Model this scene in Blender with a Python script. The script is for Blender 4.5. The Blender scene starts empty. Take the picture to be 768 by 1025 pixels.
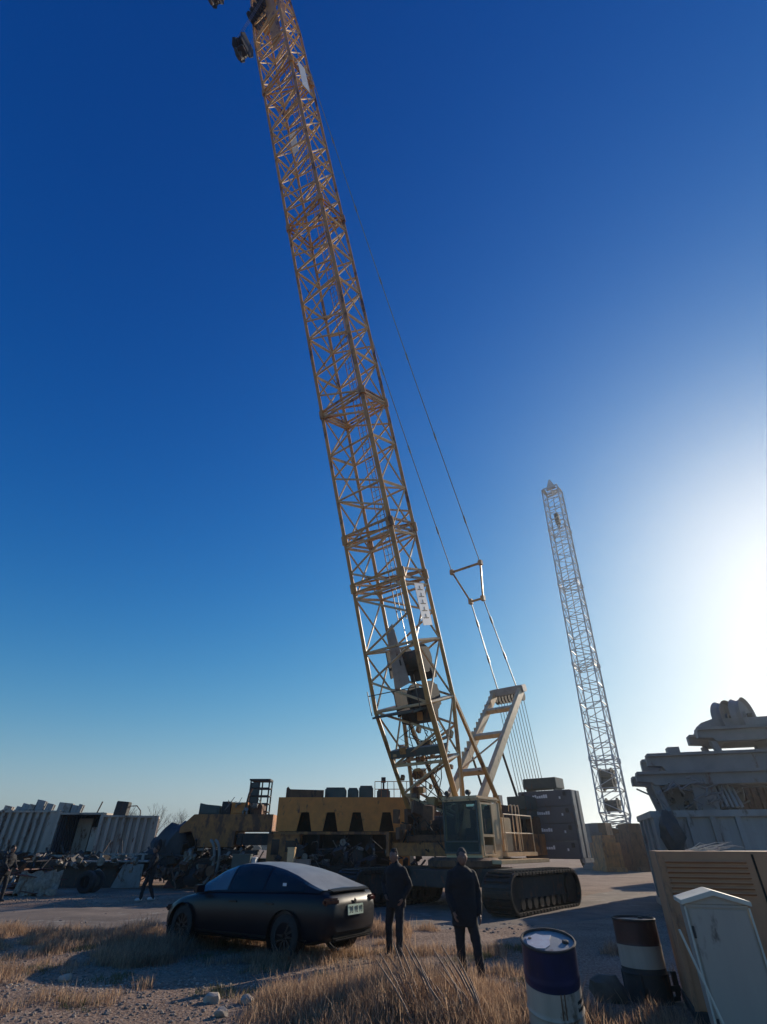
import bpy, bmesh, math, random
import numpy as np
from mathutils import Vector, Matrix, Euler, noise
R = math.radians
rnd = random.Random(7)
S = bpy.context.scene
COL = S.collection

# ------------------------------------------------------------------ camera
F_PX, PITCH, CAM_H = 500.0, math.atan(334/500.0), 1.75
cam_d = bpy.data.cameras.new('camera'); cam = bpy.data.objects.new('camera', cam_d)
COL.objects.link(cam); S.camera = cam
cam.location = (0, 0, CAM_H); cam.rotation_euler = (math.pi/2 + PITCH, 0, 0)
cam_d.sensor_fit = 'VERTICAL'; cam_d.sensor_height = 36; cam_d.lens = 36*F_PX/1025
cam_d.clip_start = 0.1; cam_d.clip_end = 6000

# ------------------------------------------------------------------ sky, sun, exposure
SUN_EL, SUN_AZ = R(21.0), R(44.0)          # azimuth measured from +Y towards +X
W = bpy.data.worlds.new('World'); S.world = W; W.use_nodes = True
nt = W.node_tree; nt.nodes.clear()
sky = nt.nodes.new('ShaderNodeTexSky'); sky.sky_type = 'NISHITA'; sky.sun_disc = False
sky.sun_elevation = SUN_EL; sky.sun_rotation = SUN_AZ
sky.altitude = 0; sky.air_density = 1.0; sky.dust_density = 0.2; sky.ozone_density = 3.5
hs = nt.nodes.new('ShaderNodeHueSaturation'); hs.inputs['Saturation'].default_value = 1.34; hs.inputs['Hue'].default_value = .510; hs.inputs['Value'].default_value = 1.0
gm = nt.nodes.new('ShaderNodeGamma'); gm.inputs[1].default_value = 1.4
bg = nt.nodes.new('ShaderNodeBackground'); bg.inputs['Strength'].default_value = 0.142
out = nt.nodes.new('ShaderNodeOutputWorld')
nt.links.new(sky.outputs[0], hs.inputs['Color']); nt.links.new(hs.outputs[0], gm.inputs[0])
den = nt.nodes.new('ShaderNodeVectorMath'); den.operation = 'MULTIPLY_ADD'; den.inputs[1].default_value = (.155,)*3; den.inputs[2].default_value = (1,)*3
div = nt.nodes.new('ShaderNodeVectorMath'); div.operation = 'DIVIDE'      # highlights roll off as on the phone's sensor
nt.links.new(gm.outputs[0], den.inputs[0]); nt.links.new(gm.outputs[0], div.inputs[0]); nt.links.new(den.outputs[0], div.inputs[1])
nt.links.new(div.outputs[0], bg.inputs['Color']); nt.links.new(bg.outputs[0], out.inputs['Surface'])
sl = bpy.data.lights.new('sun', 'SUN'); sl.energy = 5.0; sl.angle = R(0.5); sl.color = (1.0, 0.87, 0.70)
so = bpy.data.objects.new('sun', sl); COL.objects.link(so)
sd = Vector((math.sin(SUN_AZ)*math.cos(SUN_EL), math.cos(SUN_AZ)*math.cos(SUN_EL), math.sin(SUN_EL)))
so.rotation_euler = sd.to_track_quat('Z', 'Y').to_euler(); so.location = sd*80
vs = S.view_settings; vs.view_transform = 'Standard'; vs.look = 'None'; vs.exposure = 0.0; vs.gamma = 1.0

def ray(px, py):
    v = py - 512.5
    return Vector((px-384, F_PX*math.cos(PITCH)+v*math.sin(PITCH), F_PX*math.sin(PITCH)-v*math.cos(PITCH)))
def at(px, py, Y):
    r = ray(px, py); return Vector((0, 0, CAM_H)) + r*(Y/r.y)
def gnd(px, py, z=0.0):
    r = ray(px, py); return Vector((0, 0, CAM_H)) + r*((z-CAM_H)/r.z)

# ------------------------------------------------------------------ materials
MATS = {}
def mat(name, c1, c2=None, scale=4.0, rough=0.6, metal=0.0, rust=None, rust_amt=0.0, rust_scale=3.0,
        bump=0.0, bump_scale=30.0, detail=6.0, spec=None, coat=0.0, island=None, streak=False):
    if name in MATS: return MATS[name]
    m = bpy.data.materials.new(name); m.use_nodes = True; MATS[name] = m
    n = m.node_tree.nodes; l = m.node_tree.links
    b = n['Principled BSDF']; b.inputs['Roughness'].default_value = rough; b.inputs['Metallic'].default_value = metal
    if spec is not None: b.inputs['Specular IOR Level'].default_value = spec
    if coat: b.inputs['Coat Weight'].default_value = coat; b.inputs['Coat Roughness'].default_value = 0.08
    tc = n.new('ShaderNodeTexCoord')
    mp = n.new('ShaderNodeMapping'); l.new(tc.outputs['Object'], mp.inputs[0])
    if streak: mp.inputs['Scale'].default_value = (1, 1, 0.12)
    nz = n.new('ShaderNodeTexNoise'); nz.inputs['Scale'].default_value = scale; nz.inputs['Detail'].default_value = detail
    nz.inputs['Roughness'].default_value = 0.65
    l.new(mp.outputs[0], nz.inputs['Vector'])
    c2 = c2 or tuple(c*0.65 for c in c1)
    cr = n.new('ShaderNodeValToRGB'); cr.color_ramp.elements[0].position = 0.36; cr.color_ramp.elements[1].position = 0.66
    cr.color_ramp.elements[0].color = (*c1, 1); cr.color_ramp.elements[1].color = (*c2, 1)
    if island:
        g = n.new('ShaderNodeNewGeometry'); mx0 = n.new('ShaderNodeMath'); mx0.operation = 'MULTIPLY_ADD'
        l.new(g.outputs['Random Per Island'], mx0.inputs[0]); mx0.inputs[1].default_value = island
        l.new(nz.outputs[0], mx0.inputs[2])
        sb = n.new('ShaderNodeMath'); sb.operation = 'SUBTRACT'; l.new(mx0.outputs[0], sb.inputs[0]); sb.inputs[1].default_value = island/2
        l.new(sb.outputs[0], cr.inputs[0])
    else:
        l.new(nz.outputs[0], cr.inputs[0])
    src = cr.outputs[0]
    if rust:
        n2 = n.new('ShaderNodeTexNoise'); n2.inputs['Scale'].default_value = rust_scale; n2.inputs['Detail'].default_value = 9
        n2.inputs['Roughness'].default_value = 0.72
        mp2 = n.new('ShaderNodeMapping'); mp2.inputs['Location'].default_value = (3.1, 7.7, 1.3); mp2.inputs['Scale'].default_value = (1, 1, .45)
        l.new(tc.outputs['Object'], mp2.inputs[0]); l.new(mp2.outputs[0], n2.inputs['Vector'])
        r2 = n.new('ShaderNodeValToRGB'); e = r2.color_ramp.elements
        e[0].position = 0.62-rust_amt*0.4; e[1].position = 0.70-rust_amt*0.4
        l.new(n2.outputs[0], r2.inputs[0])
        mx = n.new('ShaderNodeMix'); mx.data_type = 'RGBA'
        l.new(r2.outputs[0], mx.inputs['Factor']); l.new(src, mx.inputs['A']); mx.inputs['B'].default_value = (*rust, 1)
        src = mx.outputs['Result']
    l.new(src, b.inputs['Base Color'])
    if bump:
        n3 = n.new('ShaderNodeTexNoise'); n3.inputs['Scale'].default_value = bump_scale; n3.inputs['Detail'].default_value = 5
        l.new(tc.outputs['Object'], n3.inputs['Vector'])
        bp = n.new('ShaderNodeBump'); bp.inputs['Strength'].default_value = bump; bp.inputs['Distance'].default_value = 0.02
        l.new(n3.outputs[0], bp.inputs['Height']); l.new(bp.outputs[0], b.inputs['Normal'])
    return m
RUST = (0.13, 0.055, 0.028)
M = dict(
 yellow=mat('crane_yellow', (0.78,0.27,0.045), (0.62,0.21,0.04), 2.5, .5, 0, RUST, .07, 2.5, .1),
 boomy=mat('boom_paint', (0.62,0.34,0.10), (0.40,0.20,0.07), 1.2, .36, 0, RUST, .22, 1.5),
 lace=mat('lacing_paint', (0.72,0.52,0.28), (0.52,0.35,0.18), 1.5, .32, 0, RUST, .12, 2.0),
 cream=mat('cream_paint', (0.78,0.55,0.30), (0.64,0.44,0.23), 3, .4, 0, RUST, .06, 3),
 dkyellow=mat('weathered_yellow', (0.50,0.19,0.045), (0.26,0.11,0.035), 2.5, .6, 0, RUST, .3, 2.0, .15),
 greyb=mat('far_boom_grey', (0.55,0.54,0.52), (0.42,0.41,0.40), 1, .5),
 track=mat('crawler_steel', (0.035,0.032,0.03), (0.07,0.055,0.045), 6, .5, .6, RUST, .15, 8, .3),
 dark=mat('dark_machinery', (0.025,0.026,0.028), (0.05,0.045,0.04), 3, .7, .0, RUST, .15, 4, .2),
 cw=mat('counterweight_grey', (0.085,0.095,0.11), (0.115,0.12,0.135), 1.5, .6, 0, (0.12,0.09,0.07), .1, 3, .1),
 cwside=mat('bare_grey_steel', (0.34,0.34,0.33), (0.24,0.24,0.23), 2, .55, .1, RUST, .1, 3),
 rusty=mat('rusty_steel', (0.13,0.06,0.035), (0.20,0.10,0.05), 4, .8, .1, (0.05,0.03,0.025), .25, 3, .3),
 maroon=mat('maroon_paint', (0.14,0.03,0.045), (0.09,0.025,0.03), 3, .55, 0, RUST, .2),
 green=mat('dark_green_paint', (0.045,0.07,0.065), (0.07,0.095,0.085), 2, .5, 0, RUST, .15),
 cgrey=mat('container_grey', (0.46,0.40,0.34), (0.31,0.265,0.22), 1.2, .55, .1, RUST, .16, 2.2, streak=True),
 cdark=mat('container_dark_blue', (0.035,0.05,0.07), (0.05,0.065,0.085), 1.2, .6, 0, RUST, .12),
 concrete=mat('pale_plate', (0.30,0.29,0.27), (0.22,0.21,0.19), 2, .8, 0, RUST, .08, 3, .2),
 wire=mat('steel_rope', (0.30,0.29,0.27), (0.2,0.2,0.2), 9, .35, .7),
 white=mat('white_board', (0.85,0.85,0.83), (0.78,0.78,0.76), 3, .5),
 glass=mat('tinted_glass', (0.010,0.024,0.030), (0.008,0.016,0.02), 1, .05, 0, spec=.3),
 cabglass=mat('cab_glass_teal', (0.16,0.30,0.32), (0.12,0.24,0.26), 1, .03, 0),
 rubber=mat('rubber', (0.018,0.018,0.018), (0.03,0.03,0.03), 9, .8, bump=.3),
 paint=mat('car_paint_black_blue', (0.004,0.005,0.010), (0.006,0.007,0.012), 3, .34, .0, coat=.15, spec=.28),
 trim=mat('car_black_trim', (0.006,0.006,0.006), (0.01,0.01,0.01), 3, .6, spec=.2),
 dustyroof=mat('dusty_glass', (0.23,0.215,0.19), (0.30,0.28,0.25), 3, .42, 0, spec=.4, coat=.1),
 alloy=mat('alloy_rim', (0.06,0.06,0.065), (0.04,0.04,0.04), 4, .35, .8),
 plate=mat('plate_green_white', (0.55,0.66,0.52), (0.45,0.58,0.44), 6, .4),
 ink=mat('black_lettering', (0.02,0.02,0.02)),
 tail=mat('tail_lamp_red', (0.05,0.006,0.006), (0.04,.006,.006), 3, .15, coat=.6),
 drumblue=mat('drum_blue', (0.012,0.02,0.085), (0.010,0.015,0.05), 4, .4, .1, (0.09,0.06,0.05), .07, 5),
 drumwhite=mat('drum_white', (0.54,0.44,0.34), (0.38,0.31,0.24), 3, .5, 0, (0.12,0.09,0.06), .14, 4, streak=True),
 drumred=mat('drum_dark_red', (0.07,0.018,0.016), (0.045,.014,.013), 4, .5, 0, RUST, .15),
 orange=mat('faded_orange_panel', (0.50,0.25,0.12), (0.42,0.20,0.10), 1.2, .65, 0, (0.16,0.10,0.07), .12, 1.5, .05),
 cabgrey=mat('cabinet_grey', (0.42,0.37,0.30), (0.33,0.29,0.24), 1.2, .5, .1, (0.12,0.10,0.08), .07, 2.5, streak=True),
 capcream=mat('cabinet_cap', (0.62,0.60,0.48), (0.5,0.48,0.4), 3, .5),
 lgrey=mat('weathered_grey_sheet', (0.36,0.345,0.32), (0.24,0.23,0.215), 1.5, .6, .1, (0.13,0.10,0.08), .2, 2.5, .1, streak=True),
 sgrey=mat('stack_steel', (0.19,0.18,0.18), (0.25,0.235,0.225), 2, .6, .1, RUST, .05),
 cloth=mat('dark_cloth', (0.0045,0.005,0.008), (0.007,0.0075,0.011), 12, .85, bump=.3, bump_scale=40),
 trousers=mat('black_trousers', (0.009,0.010,0.013), (0.013,0.013,0.017), 12, .85, bump=.2),
 skin=mat('skin', (0.24,0.13,0.085), (0.20,0.10,0.07), 12, .5),
 hair=mat('black_hair', (0.012,0.010,0.010), (0.02,0.018,0.016), 40, .9, bump=.6, bump_scale=120),
 greyhair=mat('grey_hair', (0.05,0.047,0.045), (0.03,0.028,0.026), 60, .9, bump=.6, bump_scale=120),
 shoe=mat('shoe', (0.02,0.02,0.02), (0.03,0.03,0.03), 8, .65),
 whiteshoe=mat('white_shoe', (0.6,0.6,0.58), (0.5,0.5,0.5), 8, .5),
 tarp=mat('dark_tarp', (0.03,0.035,0.04), (0.05,0.055,0.06), 3, .6, bump=.5, bump_scale=6),
 bark=mat('bark', (0.10,0.08,0.06), (0.06,0.05,0.04), 6, .9, bump=.4),
 straw=mat('dry_grass', (0.54,0.37,0.235), (0.27,0.165,0.105), 2.5, .7, island=.5),
 reed=mat('reed', (0.42,0.25,0.15), (0.20,0.115,0.07), 5, .7, island=.3),
 stone=mat('stone', (0.27,0.215,0.17), (0.16,0.125,0.10), 8, .85, island=.4, bump=.3),
 palestone=mat('pale_stone', (0.46,0.38,0.30), (0.32,0.26,0.20), 8, .8, bump=.4),
 junk=mat('pale_junk', (0.32,0.28,0.22), (0.14,0.115,0.09), 7, .6, 0, RUST, .2, 6),
)

_g = M['cabglass'].node_tree.nodes['Principled BSDF']; _g.inputs['Transmission Weight'].default_value = .85; _g.inputs['IOR'].default_value = 1.1
def translucent(m, amt):
    n = m.node_tree.nodes; l = m.node_tree.links; b = n['Principled BSDF']; o = [k for k in n if k.type == 'OUTPUT_MATERIAL'][0]
    t = n.new('ShaderNodeBsdfTranslucent'); l.new(b.inputs['Base Color'].links[0].from_socket, t.inputs['Color'])
    mx = n.new('ShaderNodeMixShader'); mx.inputs[0].default_value = amt
    l.new(b.outputs[0], mx.inputs[1]); l.new(t.outputs[0], mx.inputs[2]); l.new(mx.outputs[0], o.inputs['Surface'])
translucent(M['straw'], .55); translucent(M['reed'], .15)
# ------------------------------------------------------------------ mesh builder
class MB:
    def __init__(s): s.v = []; s.f = []
    def add(s, vs, fs):
        o = len(s.v); s.v += [tuple(v) for v in vs]; s.f += [tuple(i+o for i in f) for f in fs]; return s
    def box(s, c, size, rot=None, taper=1.0):
        hx, hy, hz = [k/2 for k in size]; c = Vector(c)
        P = []
        for z in (-1, 1):
            t = taper if z > 0 else 1
            for x, y in ((-1,-1),(1,-1),(1,1),(-1,1)): P.append(Vector((x*hx*t, y*hy*t, z*hz)))
        if rot is not None:
            m = Euler(rot).to_matrix(); P = [m @ p for p in P]
        return s.add([p+c for p in P], [(3,2,1,0),(4,5,6,7),(0,1,5,4),(1,2,6,5),(2,3,7,6),(3,0,4,7)])
    def bb(s, x0, x1, y0, y1, z0, z1): return s.box(((x0+x1)/2,(y0+y1)/2,(z0+z1)/2),(x1-x0,y1-y0,z1-z0))
    def bar(s, p, q, r, n=6, r2=None, cap=True):
        p = Vector(p); q = Vector(q); d = q-p
        if d.length < 1e-6: return s
        r2 = r if r2 is None else r2
        d.normalize(); a = d.orthogonal().normalized(); b = d.cross(a)
        V = []
        for c, rr in ((p, r), (q, r2)):
            for i in range(n):
                t = 2*math.pi*i/n; V.append(c + a*math.cos(t)*rr + b*math.sin(t)*rr)
        Fc = [(i, (i+1) % n, n+(i+1) % n, n+i) for i in range(n)]
        if cap: Fc += [tuple(reversed(range(n))), tuple(range(n, 2*n))]
        return s.add(V, Fc)
    def beam(s, p, q, w, h, up=(0,0,1)):
        p = Vector(p); q = Vector(q); d = (q-p); d.normalize(); up = Vector(up)
        if abs(d.dot(up)) > .99: up = Vector((0,1,0))
        a = d.cross(up).normalized(); b = a.cross(d).normalized()
        V = [c + a*sx*w/2 + b*sz*h/2 for c in (p, q) for sx, sz in ((-1,-1),(1,-1),(1,1),(-1,1))]
        return s.add(V, [(3,2,1,0),(4,5,6,7),(0,1,5,4),(1,2,6,5),(2,3,7,6),(3,0,4,7)])
    def tube(s, pts, r, n=6):
        pts = [Vector(p) for p in pts]; rr = r if isinstance(r, (list, tuple)) else [r]*len(pts)
        V = []; Fc = []; a = None
        for i, p in enumerate(pts):
            d = (pts[min(i+1, len(pts)-1)] - pts[max(i-1, 0)]).normalized()
            if a is None: a = d.orthogonal().normalized()
            a = (a - d*a.dot(d)); a = a.normalized() if a.length > 1e-5 else d.orthogonal().normalized()
            b = d.cross(a)
            V += [p + (a*math.cos(2*math.pi*k/n) + b*math.sin(2*math.pi*k/n))*rr[i] for k in range(n)]
            if i: Fc += [((i-1)*n+k, (i-1)*n+(k+1) % n, i*n+(k+1) % n, i*n+k) for k in range(n)]
        Fc += [tuple(reversed(range(n))), tuple(range((len(pts)-1)*n, len(pts)*n))]
        return s.add(V, Fc)
    def lathe(s, prof, n=24, c=(0,0,0), axis='Z', cap=True):
        V = []; c = Vector(c)
        for r, z in prof:
            for k in range(n):
                t = 2*math.pi*k/n; x, y = r*math.cos(t), r*math.sin(t)
                V.append(c + (Vector((x,y,z)) if axis == 'Z' else Vector((z,x,y)) if axis == 'X' else Vector((y,z,x))))
        Fc = []
        for i in range(len(prof)-1):
            Fc += [(i*n+k, i*n+(k+1) % n, (i+1)*n+(k+1) % n, (i+1)*n+k) for k in range(n)]
        if cap: Fc += [tuple(reversed(range(n))), tuple(range((len(prof)-1)*n, len(prof)*n))]
        return s.add(V, Fc)
    def prism(s, poly, o, u, v, n, depth):
        """polygon (a,b) in plane o + a*u + b*v, extruded by depth along n"""
        o, u, v, n = Vector(o), Vector(u), Vector(v), Vector(n); k = len(poly)
        A = [o+u*a+v*b for a, b in poly]; B = [p+n*depth for p in A]
        return s.add(A+B, [tuple(reversed(range(k))), tuple(range(k, 2*k))] + [(i, (i+1) % k, k+(i+1) % k, k+i) for i in range(k)])
    def blob(s, c, r, sub=1, jit=.2, seed=0, sq=(1,1,1)):
        bm = bmesh.new(); bmesh.ops.create_icosphere(bm, subdivisions=sub, radius=1)
        V = []
        for v in bm.verts:
            k = 1 + jit*noise.noise(v.co*1.7 + Vector((seed*3.7, seed*1.3, seed)))*2
            V.append(Vector(c) + Vector((v.co.x*sq[0], v.co.y*sq[1], v.co.z*sq[2]))*r*k)
        Fc = [tuple(v.index for v in f.verts) for f in bm.faces]; bm.free()
        return s.add(V, Fc)
    def build(s, name, m, parent=None, bevel=0.0, smooth=False, label=None, mods=None):
        me = bpy.data.meshes.new(name); me.from_pydata(s.v, [], s.f); me.update()
        bm = bmesh.new(); bm.from_mesh(me); bmesh.ops.recalc_face_normals(bm, faces=bm.faces)
        if bevel:
            ed = [e for e in bm.edges if len(e.link_faces) == 2 and e.calc_face_angle(0) > .5]
            bmesh.ops.bevel(bm, geom=ed, offset=bevel, segments=2, affect='EDGES', clamp_overlap=True)
        bm.to_mesh(me); bm.free()
        if smooth:
            me.polygons.foreach_set('use_smooth', [True]*len(me.polygons))
            try: me.set_sharp_from_angle(angle=R(40))
            except Exception: pass
        me.materials.append(m if not isinstance(m, str) else M[m])
        o = bpy.data.objects.new(name, me); COL.objects.link(o)
        if parent is not None: o.parent = parent
        if label: o['label'] = label
        return o

def islands(q, name, m, parent=None, bevel=0.0, smooth=False):
    """one object for every separate piece collected in q"""
    par = list(range(len(q.v)))
    def fd(i):
        while par[i] != i: par[i] = par[par[i]]; i = par[i]
        return i
    for f in q.f:
        for k in f[1:]: par[fd(k)] = fd(f[0])
    groups = {}
    for f in q.f: groups.setdefault(fd(f[0]), []).append(f)
    outp = []
    for fs in groups.values():
        ids = sorted({i for f in fs for i in f}); mp = {a: b for b, a in enumerate(ids)}
        outp.append(MB().add([q.v[i] for i in ids], [tuple(mp[i] for i in f) for f in fs]).build(name, m, parent, bevel, smooth))
    return outp
def tag(o, label=None, cat=None, group=None, kind=None):
    if label: o['label'] = label
    if cat: o['category'] = cat
    if group: o['group'] = group
    if kind: o['kind'] = kind
    return o
def thing(name, loc, label, cat, rz=0.0, group=None):
    o = bpy.data.objects.new(name, None); COL.objects.link(o); o.empty_display_size = .2
    o.location = loc; o.rotation_euler = (0, 0, rz)
    return tag(o, label, cat, group)
def copy_tree(o, label=None, parent=None):
    kids = [c for c in bpy.data.objects if c.parent == o]
    c = o.copy(); COL.objects.link(c)
    if parent is not None: c.parent = parent
    if label: c['label'] = label
    for k in kids: copy_tree(k, None, c)
    return c
def bake(o, mods):
    for t, kw in mods:
        m = o.modifiers.new(t, t)
        for k, v in kw.items(): setattr(m, k, v)
    dg = bpy.context.evaluated_depsgraph_get()
    me = bpy.data.meshes.new_from_object(o.evaluated_get(dg))
    o.modifiers.clear(); old = o.data; o.data = me; bpy.data.meshes.remove(old); return o

# ================================================================== GROUND
def hz(x, y):
    d = math.hypot(x, y)
    h = .05*noise.noise(Vector((x*.35, y*.35, 0))) + .025*noise.noise(Vector((x*1.3, y*1.3, 3)))
    return h*max(0, min(1, (60-d)/30))
def axis(lim, fine, step):
    a = list(np.arange(-fine, fine+1e-6, step)); x = fine; k = step
    while x < lim: k *= 1.35; x += k; a = [-x]+a+[x]
    return a
xs = axis(2500, 12, .2); ys = [y+11 for y in axis(2500, 12, .2)]
gv = [(x, y, hz(x, y)) for y in ys for x in xs]; nx = len(xs)
gf = [(j*nx+i, j*nx+i+1, (j+1)*nx+i+1, (j+1)*nx+i) for j in range(len(ys)-1) for i in range(nx-1)]
gm_ = bpy.data.materials.new('yard_ground'); gm_.use_nodes = True
n, l = gm_.node_tree.nodes, gm_.node_tree.links; b = n['Principled BSDF']; b.inputs['Roughness'].default_value = .95
b.inputs['Specular IOR Level'].default_value = .15
tc = n.new('ShaderNodeTexCoord')
def nz_(s, d=8, r=.6):
    q = n.new('ShaderNodeTexNoise'); q.inputs['Scale'].default_value = s; q.inputs['Detail'].default_value = d; q.inputs['Roughness'].default_value = r
    l.new(tc.outputs['Object'], q.inputs['Vector']); return q
def ramp_(src, stops):
    q = n.new('ShaderNodeValToRGB'); e = q.color_ramp.elements
    while len(e) < len(stops): e.new(.5)
    for k, (p, c) in enumerate(stops): e[k].position = p; e[k].color = (*c, 1)
    l.new(src, q.inputs[0]); return q
ra = ramp_(nz_(.6).outputs[0], [(.35, (.17,.095,.06)), (.5, (.28,.175,.115)), (.68, (.42,.29,.20))])
rb = ramp_(nz_(28, 4).outputs[0], [(.36, (.06,.04,.03)), (.52, (.25,.185,.14)), (.66, (.55,.46,.37))])
mx = n.new('ShaderNodeMix'); mx.data_type = 'RGBA'; mx.inputs['Factor'].default_value = .5
l.new(ra.outputs[0], mx.inputs['A']); l.new(rb.outputs[0], mx.inputs['B']); l.new(mx.outputs['Result'], b.inputs['Base Color'])
bp = n.new('ShaderNodeBump'); bp.inputs['Strength'].default_value = .8; bp.inputs['Distance'].default_value = .05
l.new(nz_(14, 6).outputs[0], bp.inputs['Height']); l.new(bp.outputs[0], b.inputs['Normal'])
g = MB().add(gv, gf).build('ground', gm_, smooth=True); g['kind'] = 'structure'

# dusty yard road: a wide strip crossing behind the car, and on round to the right
rm = mat('yard_road', (.235,.185,.145), (.14,.112,.09), .8, .9, 0, (.27,.24,.20), .18, 1.2, .5, 25, spec=.2)
def strip(name, pts, w, m, zoff=.02):
    V = []; Fc = []; P = [Vector(p) for p in pts]; dense = []
    for a_, b_ in zip(P[:-1], P[1:]):
        k = max(1, int((b_-a_).length/.6)); dense += [a_.lerp(b_, i/k) for i in range(k)]
    dense.append(P[-1]); nw = 14
    for i, p in enumerate(dense):
        d = (dense[min(i+1, len(dense)-1)]-dense[max(i-1, 0)]); d.normalize(); s_ = Vector((-d.y, d.x))
        for j in range(nw):
            u = (j/(nw-1)-.5)*w*(1+.06*noise.noise(Vector((i*.2, 5, 0))) )
            q = p + s_*u; e = min(j, nw-1-j)
            zz = hz(q.x, q.y) + (zoff if e > 0 else -.03) - .012*math.exp(-((abs(u)-w*.23)/.3)**2)
            V.append((q.x, q.y, zz))
        if i: Fc += [((i-1)*nw+j, (i-1)*nw+j+1, i*nw+j+1, i*nw+j) for j in range(nw-1)]
    o = MB().add(V, Fc).build(name, m, smooth=True); o['kind'] = 'structure'; return o
strip('road', [(-70,24), (-30,21), (-14,19.2), (-6,18.6), (2,19), (10,24), (20,36), (40,62), (80,120)], 6.0, rm)

# ================================================================== LATTICE BOOM
def boom(parent_name, root, piv, el, Lb, Wd, H, mats, bay, joints, rad, foot=4.5, head=8.0, dirn=(0,-1)):
    """boom in the root's local frame; returns point function"""
    d = Vector((0, dirn[1]*math.cos(el), math.sin(el))); nn = Vector((0, -dirn[1]*math.sin(el), math.cos(el))); X = Vector((1,0,0))
    piv = Vector(piv)
    def kb(t): return min(1, .12+.88*t/foot) if t < foot else (1 if t < Lb-head else 1-.45*(t-(Lb-head))/head)
    def ka(t): return min(1, .86+.14*t/foot) if t < foot else (1 if t < Lb-head else 1-.15*(t-(Lb-head))/head)
    def P(t, a, b_): return piv + d*t + X*(a*Wd/2*ka(t)) + nn*(b_*H/2*kb(t))
    lc = MB()
    k = max(1, round((Lb-head-foot)/bay)); ts = [0, foot*.5, foot] + [foot+(Lb-head-foot)*(i+1)/k for i in range(k)]
    nh = 4; ts += [Lb-head+head*(i+1)/nh for i in range(nh)]
    r1, r2 = rad[1], rad[2]
    for i in range(len(ts)):
        t = ts[i]
        if i > 0:
            for s_ in (-1, 1): lc.bar(P(t, s_, -1), P(t, s_, 1), r1*1.25, 6)
            lc.bar(P(t, -1, -1), P(t, 1, -1), r1, 6); lc.bar(P(t, -1, 1), P(t, 1, 1), r1, 6)
        if i < len(ts)-1:
            t2 = ts[i+1]; tm = (t+t2)/2
            for s_ in (-1, 1):      # sides: crossed diagonals
                lc.bar(P(t, s_, -1), P(t2, s_, 1), r2, 5); lc.bar(P(t, s_, 1), P(t2, s_, -1), r2, 5)
            for s_ in (-1, 1):      # front and back: zigzag
                a0 = -1 if i % 2 else 1
                lc.bar(P(t, a0, s_), P(tm, -a0, s_), r1*.9, 5)
                lc.bar(P(tm, -a0, s_), P(t2, a0 if i > 1 else a0, s_), r1*.9, 5)
    bo = lc.build('boom', mats[1], root, smooth=True)
    for a_, b_ in ((-1,-1),(-1,1),(1,-1),(1,1)):
        m_ = MB(); rr = rad[0]*(1.3 if (a_, b_) == (1,-1) else 1)
        for t0, t1 in zip(ts[:-1], ts[1:]): m_.bar(P(t0, a_, b_), P(t1, a_, b_), rr, 8)
        for j in joints:            # pin connectors
            m_.bar(P(j-.22, a_, b_), P(j+.22, a_, b_), rr*1.7, 8)
        m_.build('chord', mats[0], bo, smooth=True)
    for j in joints:
        q = MB()
        for dt in (-.2, .2):
            for s_ in (-1, 1):
                q.beam(P(j+dt, -1, s_), P(j+dt, 1, s_), r1*1.5, r1*1.6, d); q.beam(P(j+dt, s_, -1), P(j+dt, s_, 1), r1*1.5, r1*1.6, d)
            q.bar(P(j+dt, -1, -1), P(j+dt, 1, 1), r1*.9, 5)
        q.build('joint_frame', mats[0], bo)
    return bo, P, d, nn

# ================================================================== MAIN CRANE
AZ = -0.684; EL = 1.256
CR = thing('crawler_crane', (2.231, 23.833, 0), 'tall yellow crawler crane with a long lattice boom rising across the sky', 'crane', AZ)
CRm = Matrix.Translation((2.231, 23.833, 0)) @ Matrix.Rotation(AZ, 4, 'Z')
def lc_(p):   # world -> crane local
    return CRm.inverted() @ Vector(p)
bo, BP, bd, bn = boom('boom', CR, (0,0,2.6), EL, 60, 2.8, 2.0, (M['boomy'], M['lace']), 2.45, [10, 12.4, 19.5, 33, 46], (.09, .060, .046))
# head sheaves and plates
q = MB()
for s_ in (-1, 1):
    q.prism([(0,-.9),(9,-.35),(9,.1),(0,-.55)], BP(50.5, s_, 0)+Vector((-.02 if s_ < 0 else -.02,0,0)), bd, bn, (1,0,0), .05)
q.prism([(-4.5,-.02),(2.5,-.02),(2.5,.03),(-4.5,.03)], BP(53.5, .1, -1.0)-Vector((0,.05,0)), bd, bn, (1,0,0), .9); q.box(BP(54.6, -.35, -.1), (1.3, .8, .9), (.3,0,0)); q.box(BP(57, .2, -.1), (1.6, .8, .9), (.3,0,0)); q.build('boom_head', M['boomy'], bo)
q = MB()
for i in range(5): q.lathe([(.1,-.06),(.72,-.06),(.66,0),(.72,.06),(.1,.06)], 24, BP(54.6, -.95+.28*i, -.9), 'X')
q.build('sheave', M['dark'], bo, smooth=True)
# inner hoist line and ladder running inside the boom
q = MB(); q.bar(BP(5, .1, .2), BP(56, .1, .3), .018); q.bar(BP(5, .35, .3), BP(56, .2, .3), .018); q.build('hoist_line', M['wire'], bo)
q = MB()
for s_ in (-.16, .16): q.bar(BP(8, .62+s_, -.86), BP(50, .62+s_, -.86), .025, 5)
for i in range(130): q.bar(BP(8.1+i*.32, .46, -.86), BP(8.1+i*.32, .78, -.86), .012, 4)
q.build('ladder', M['boomy'], bo)
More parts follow.
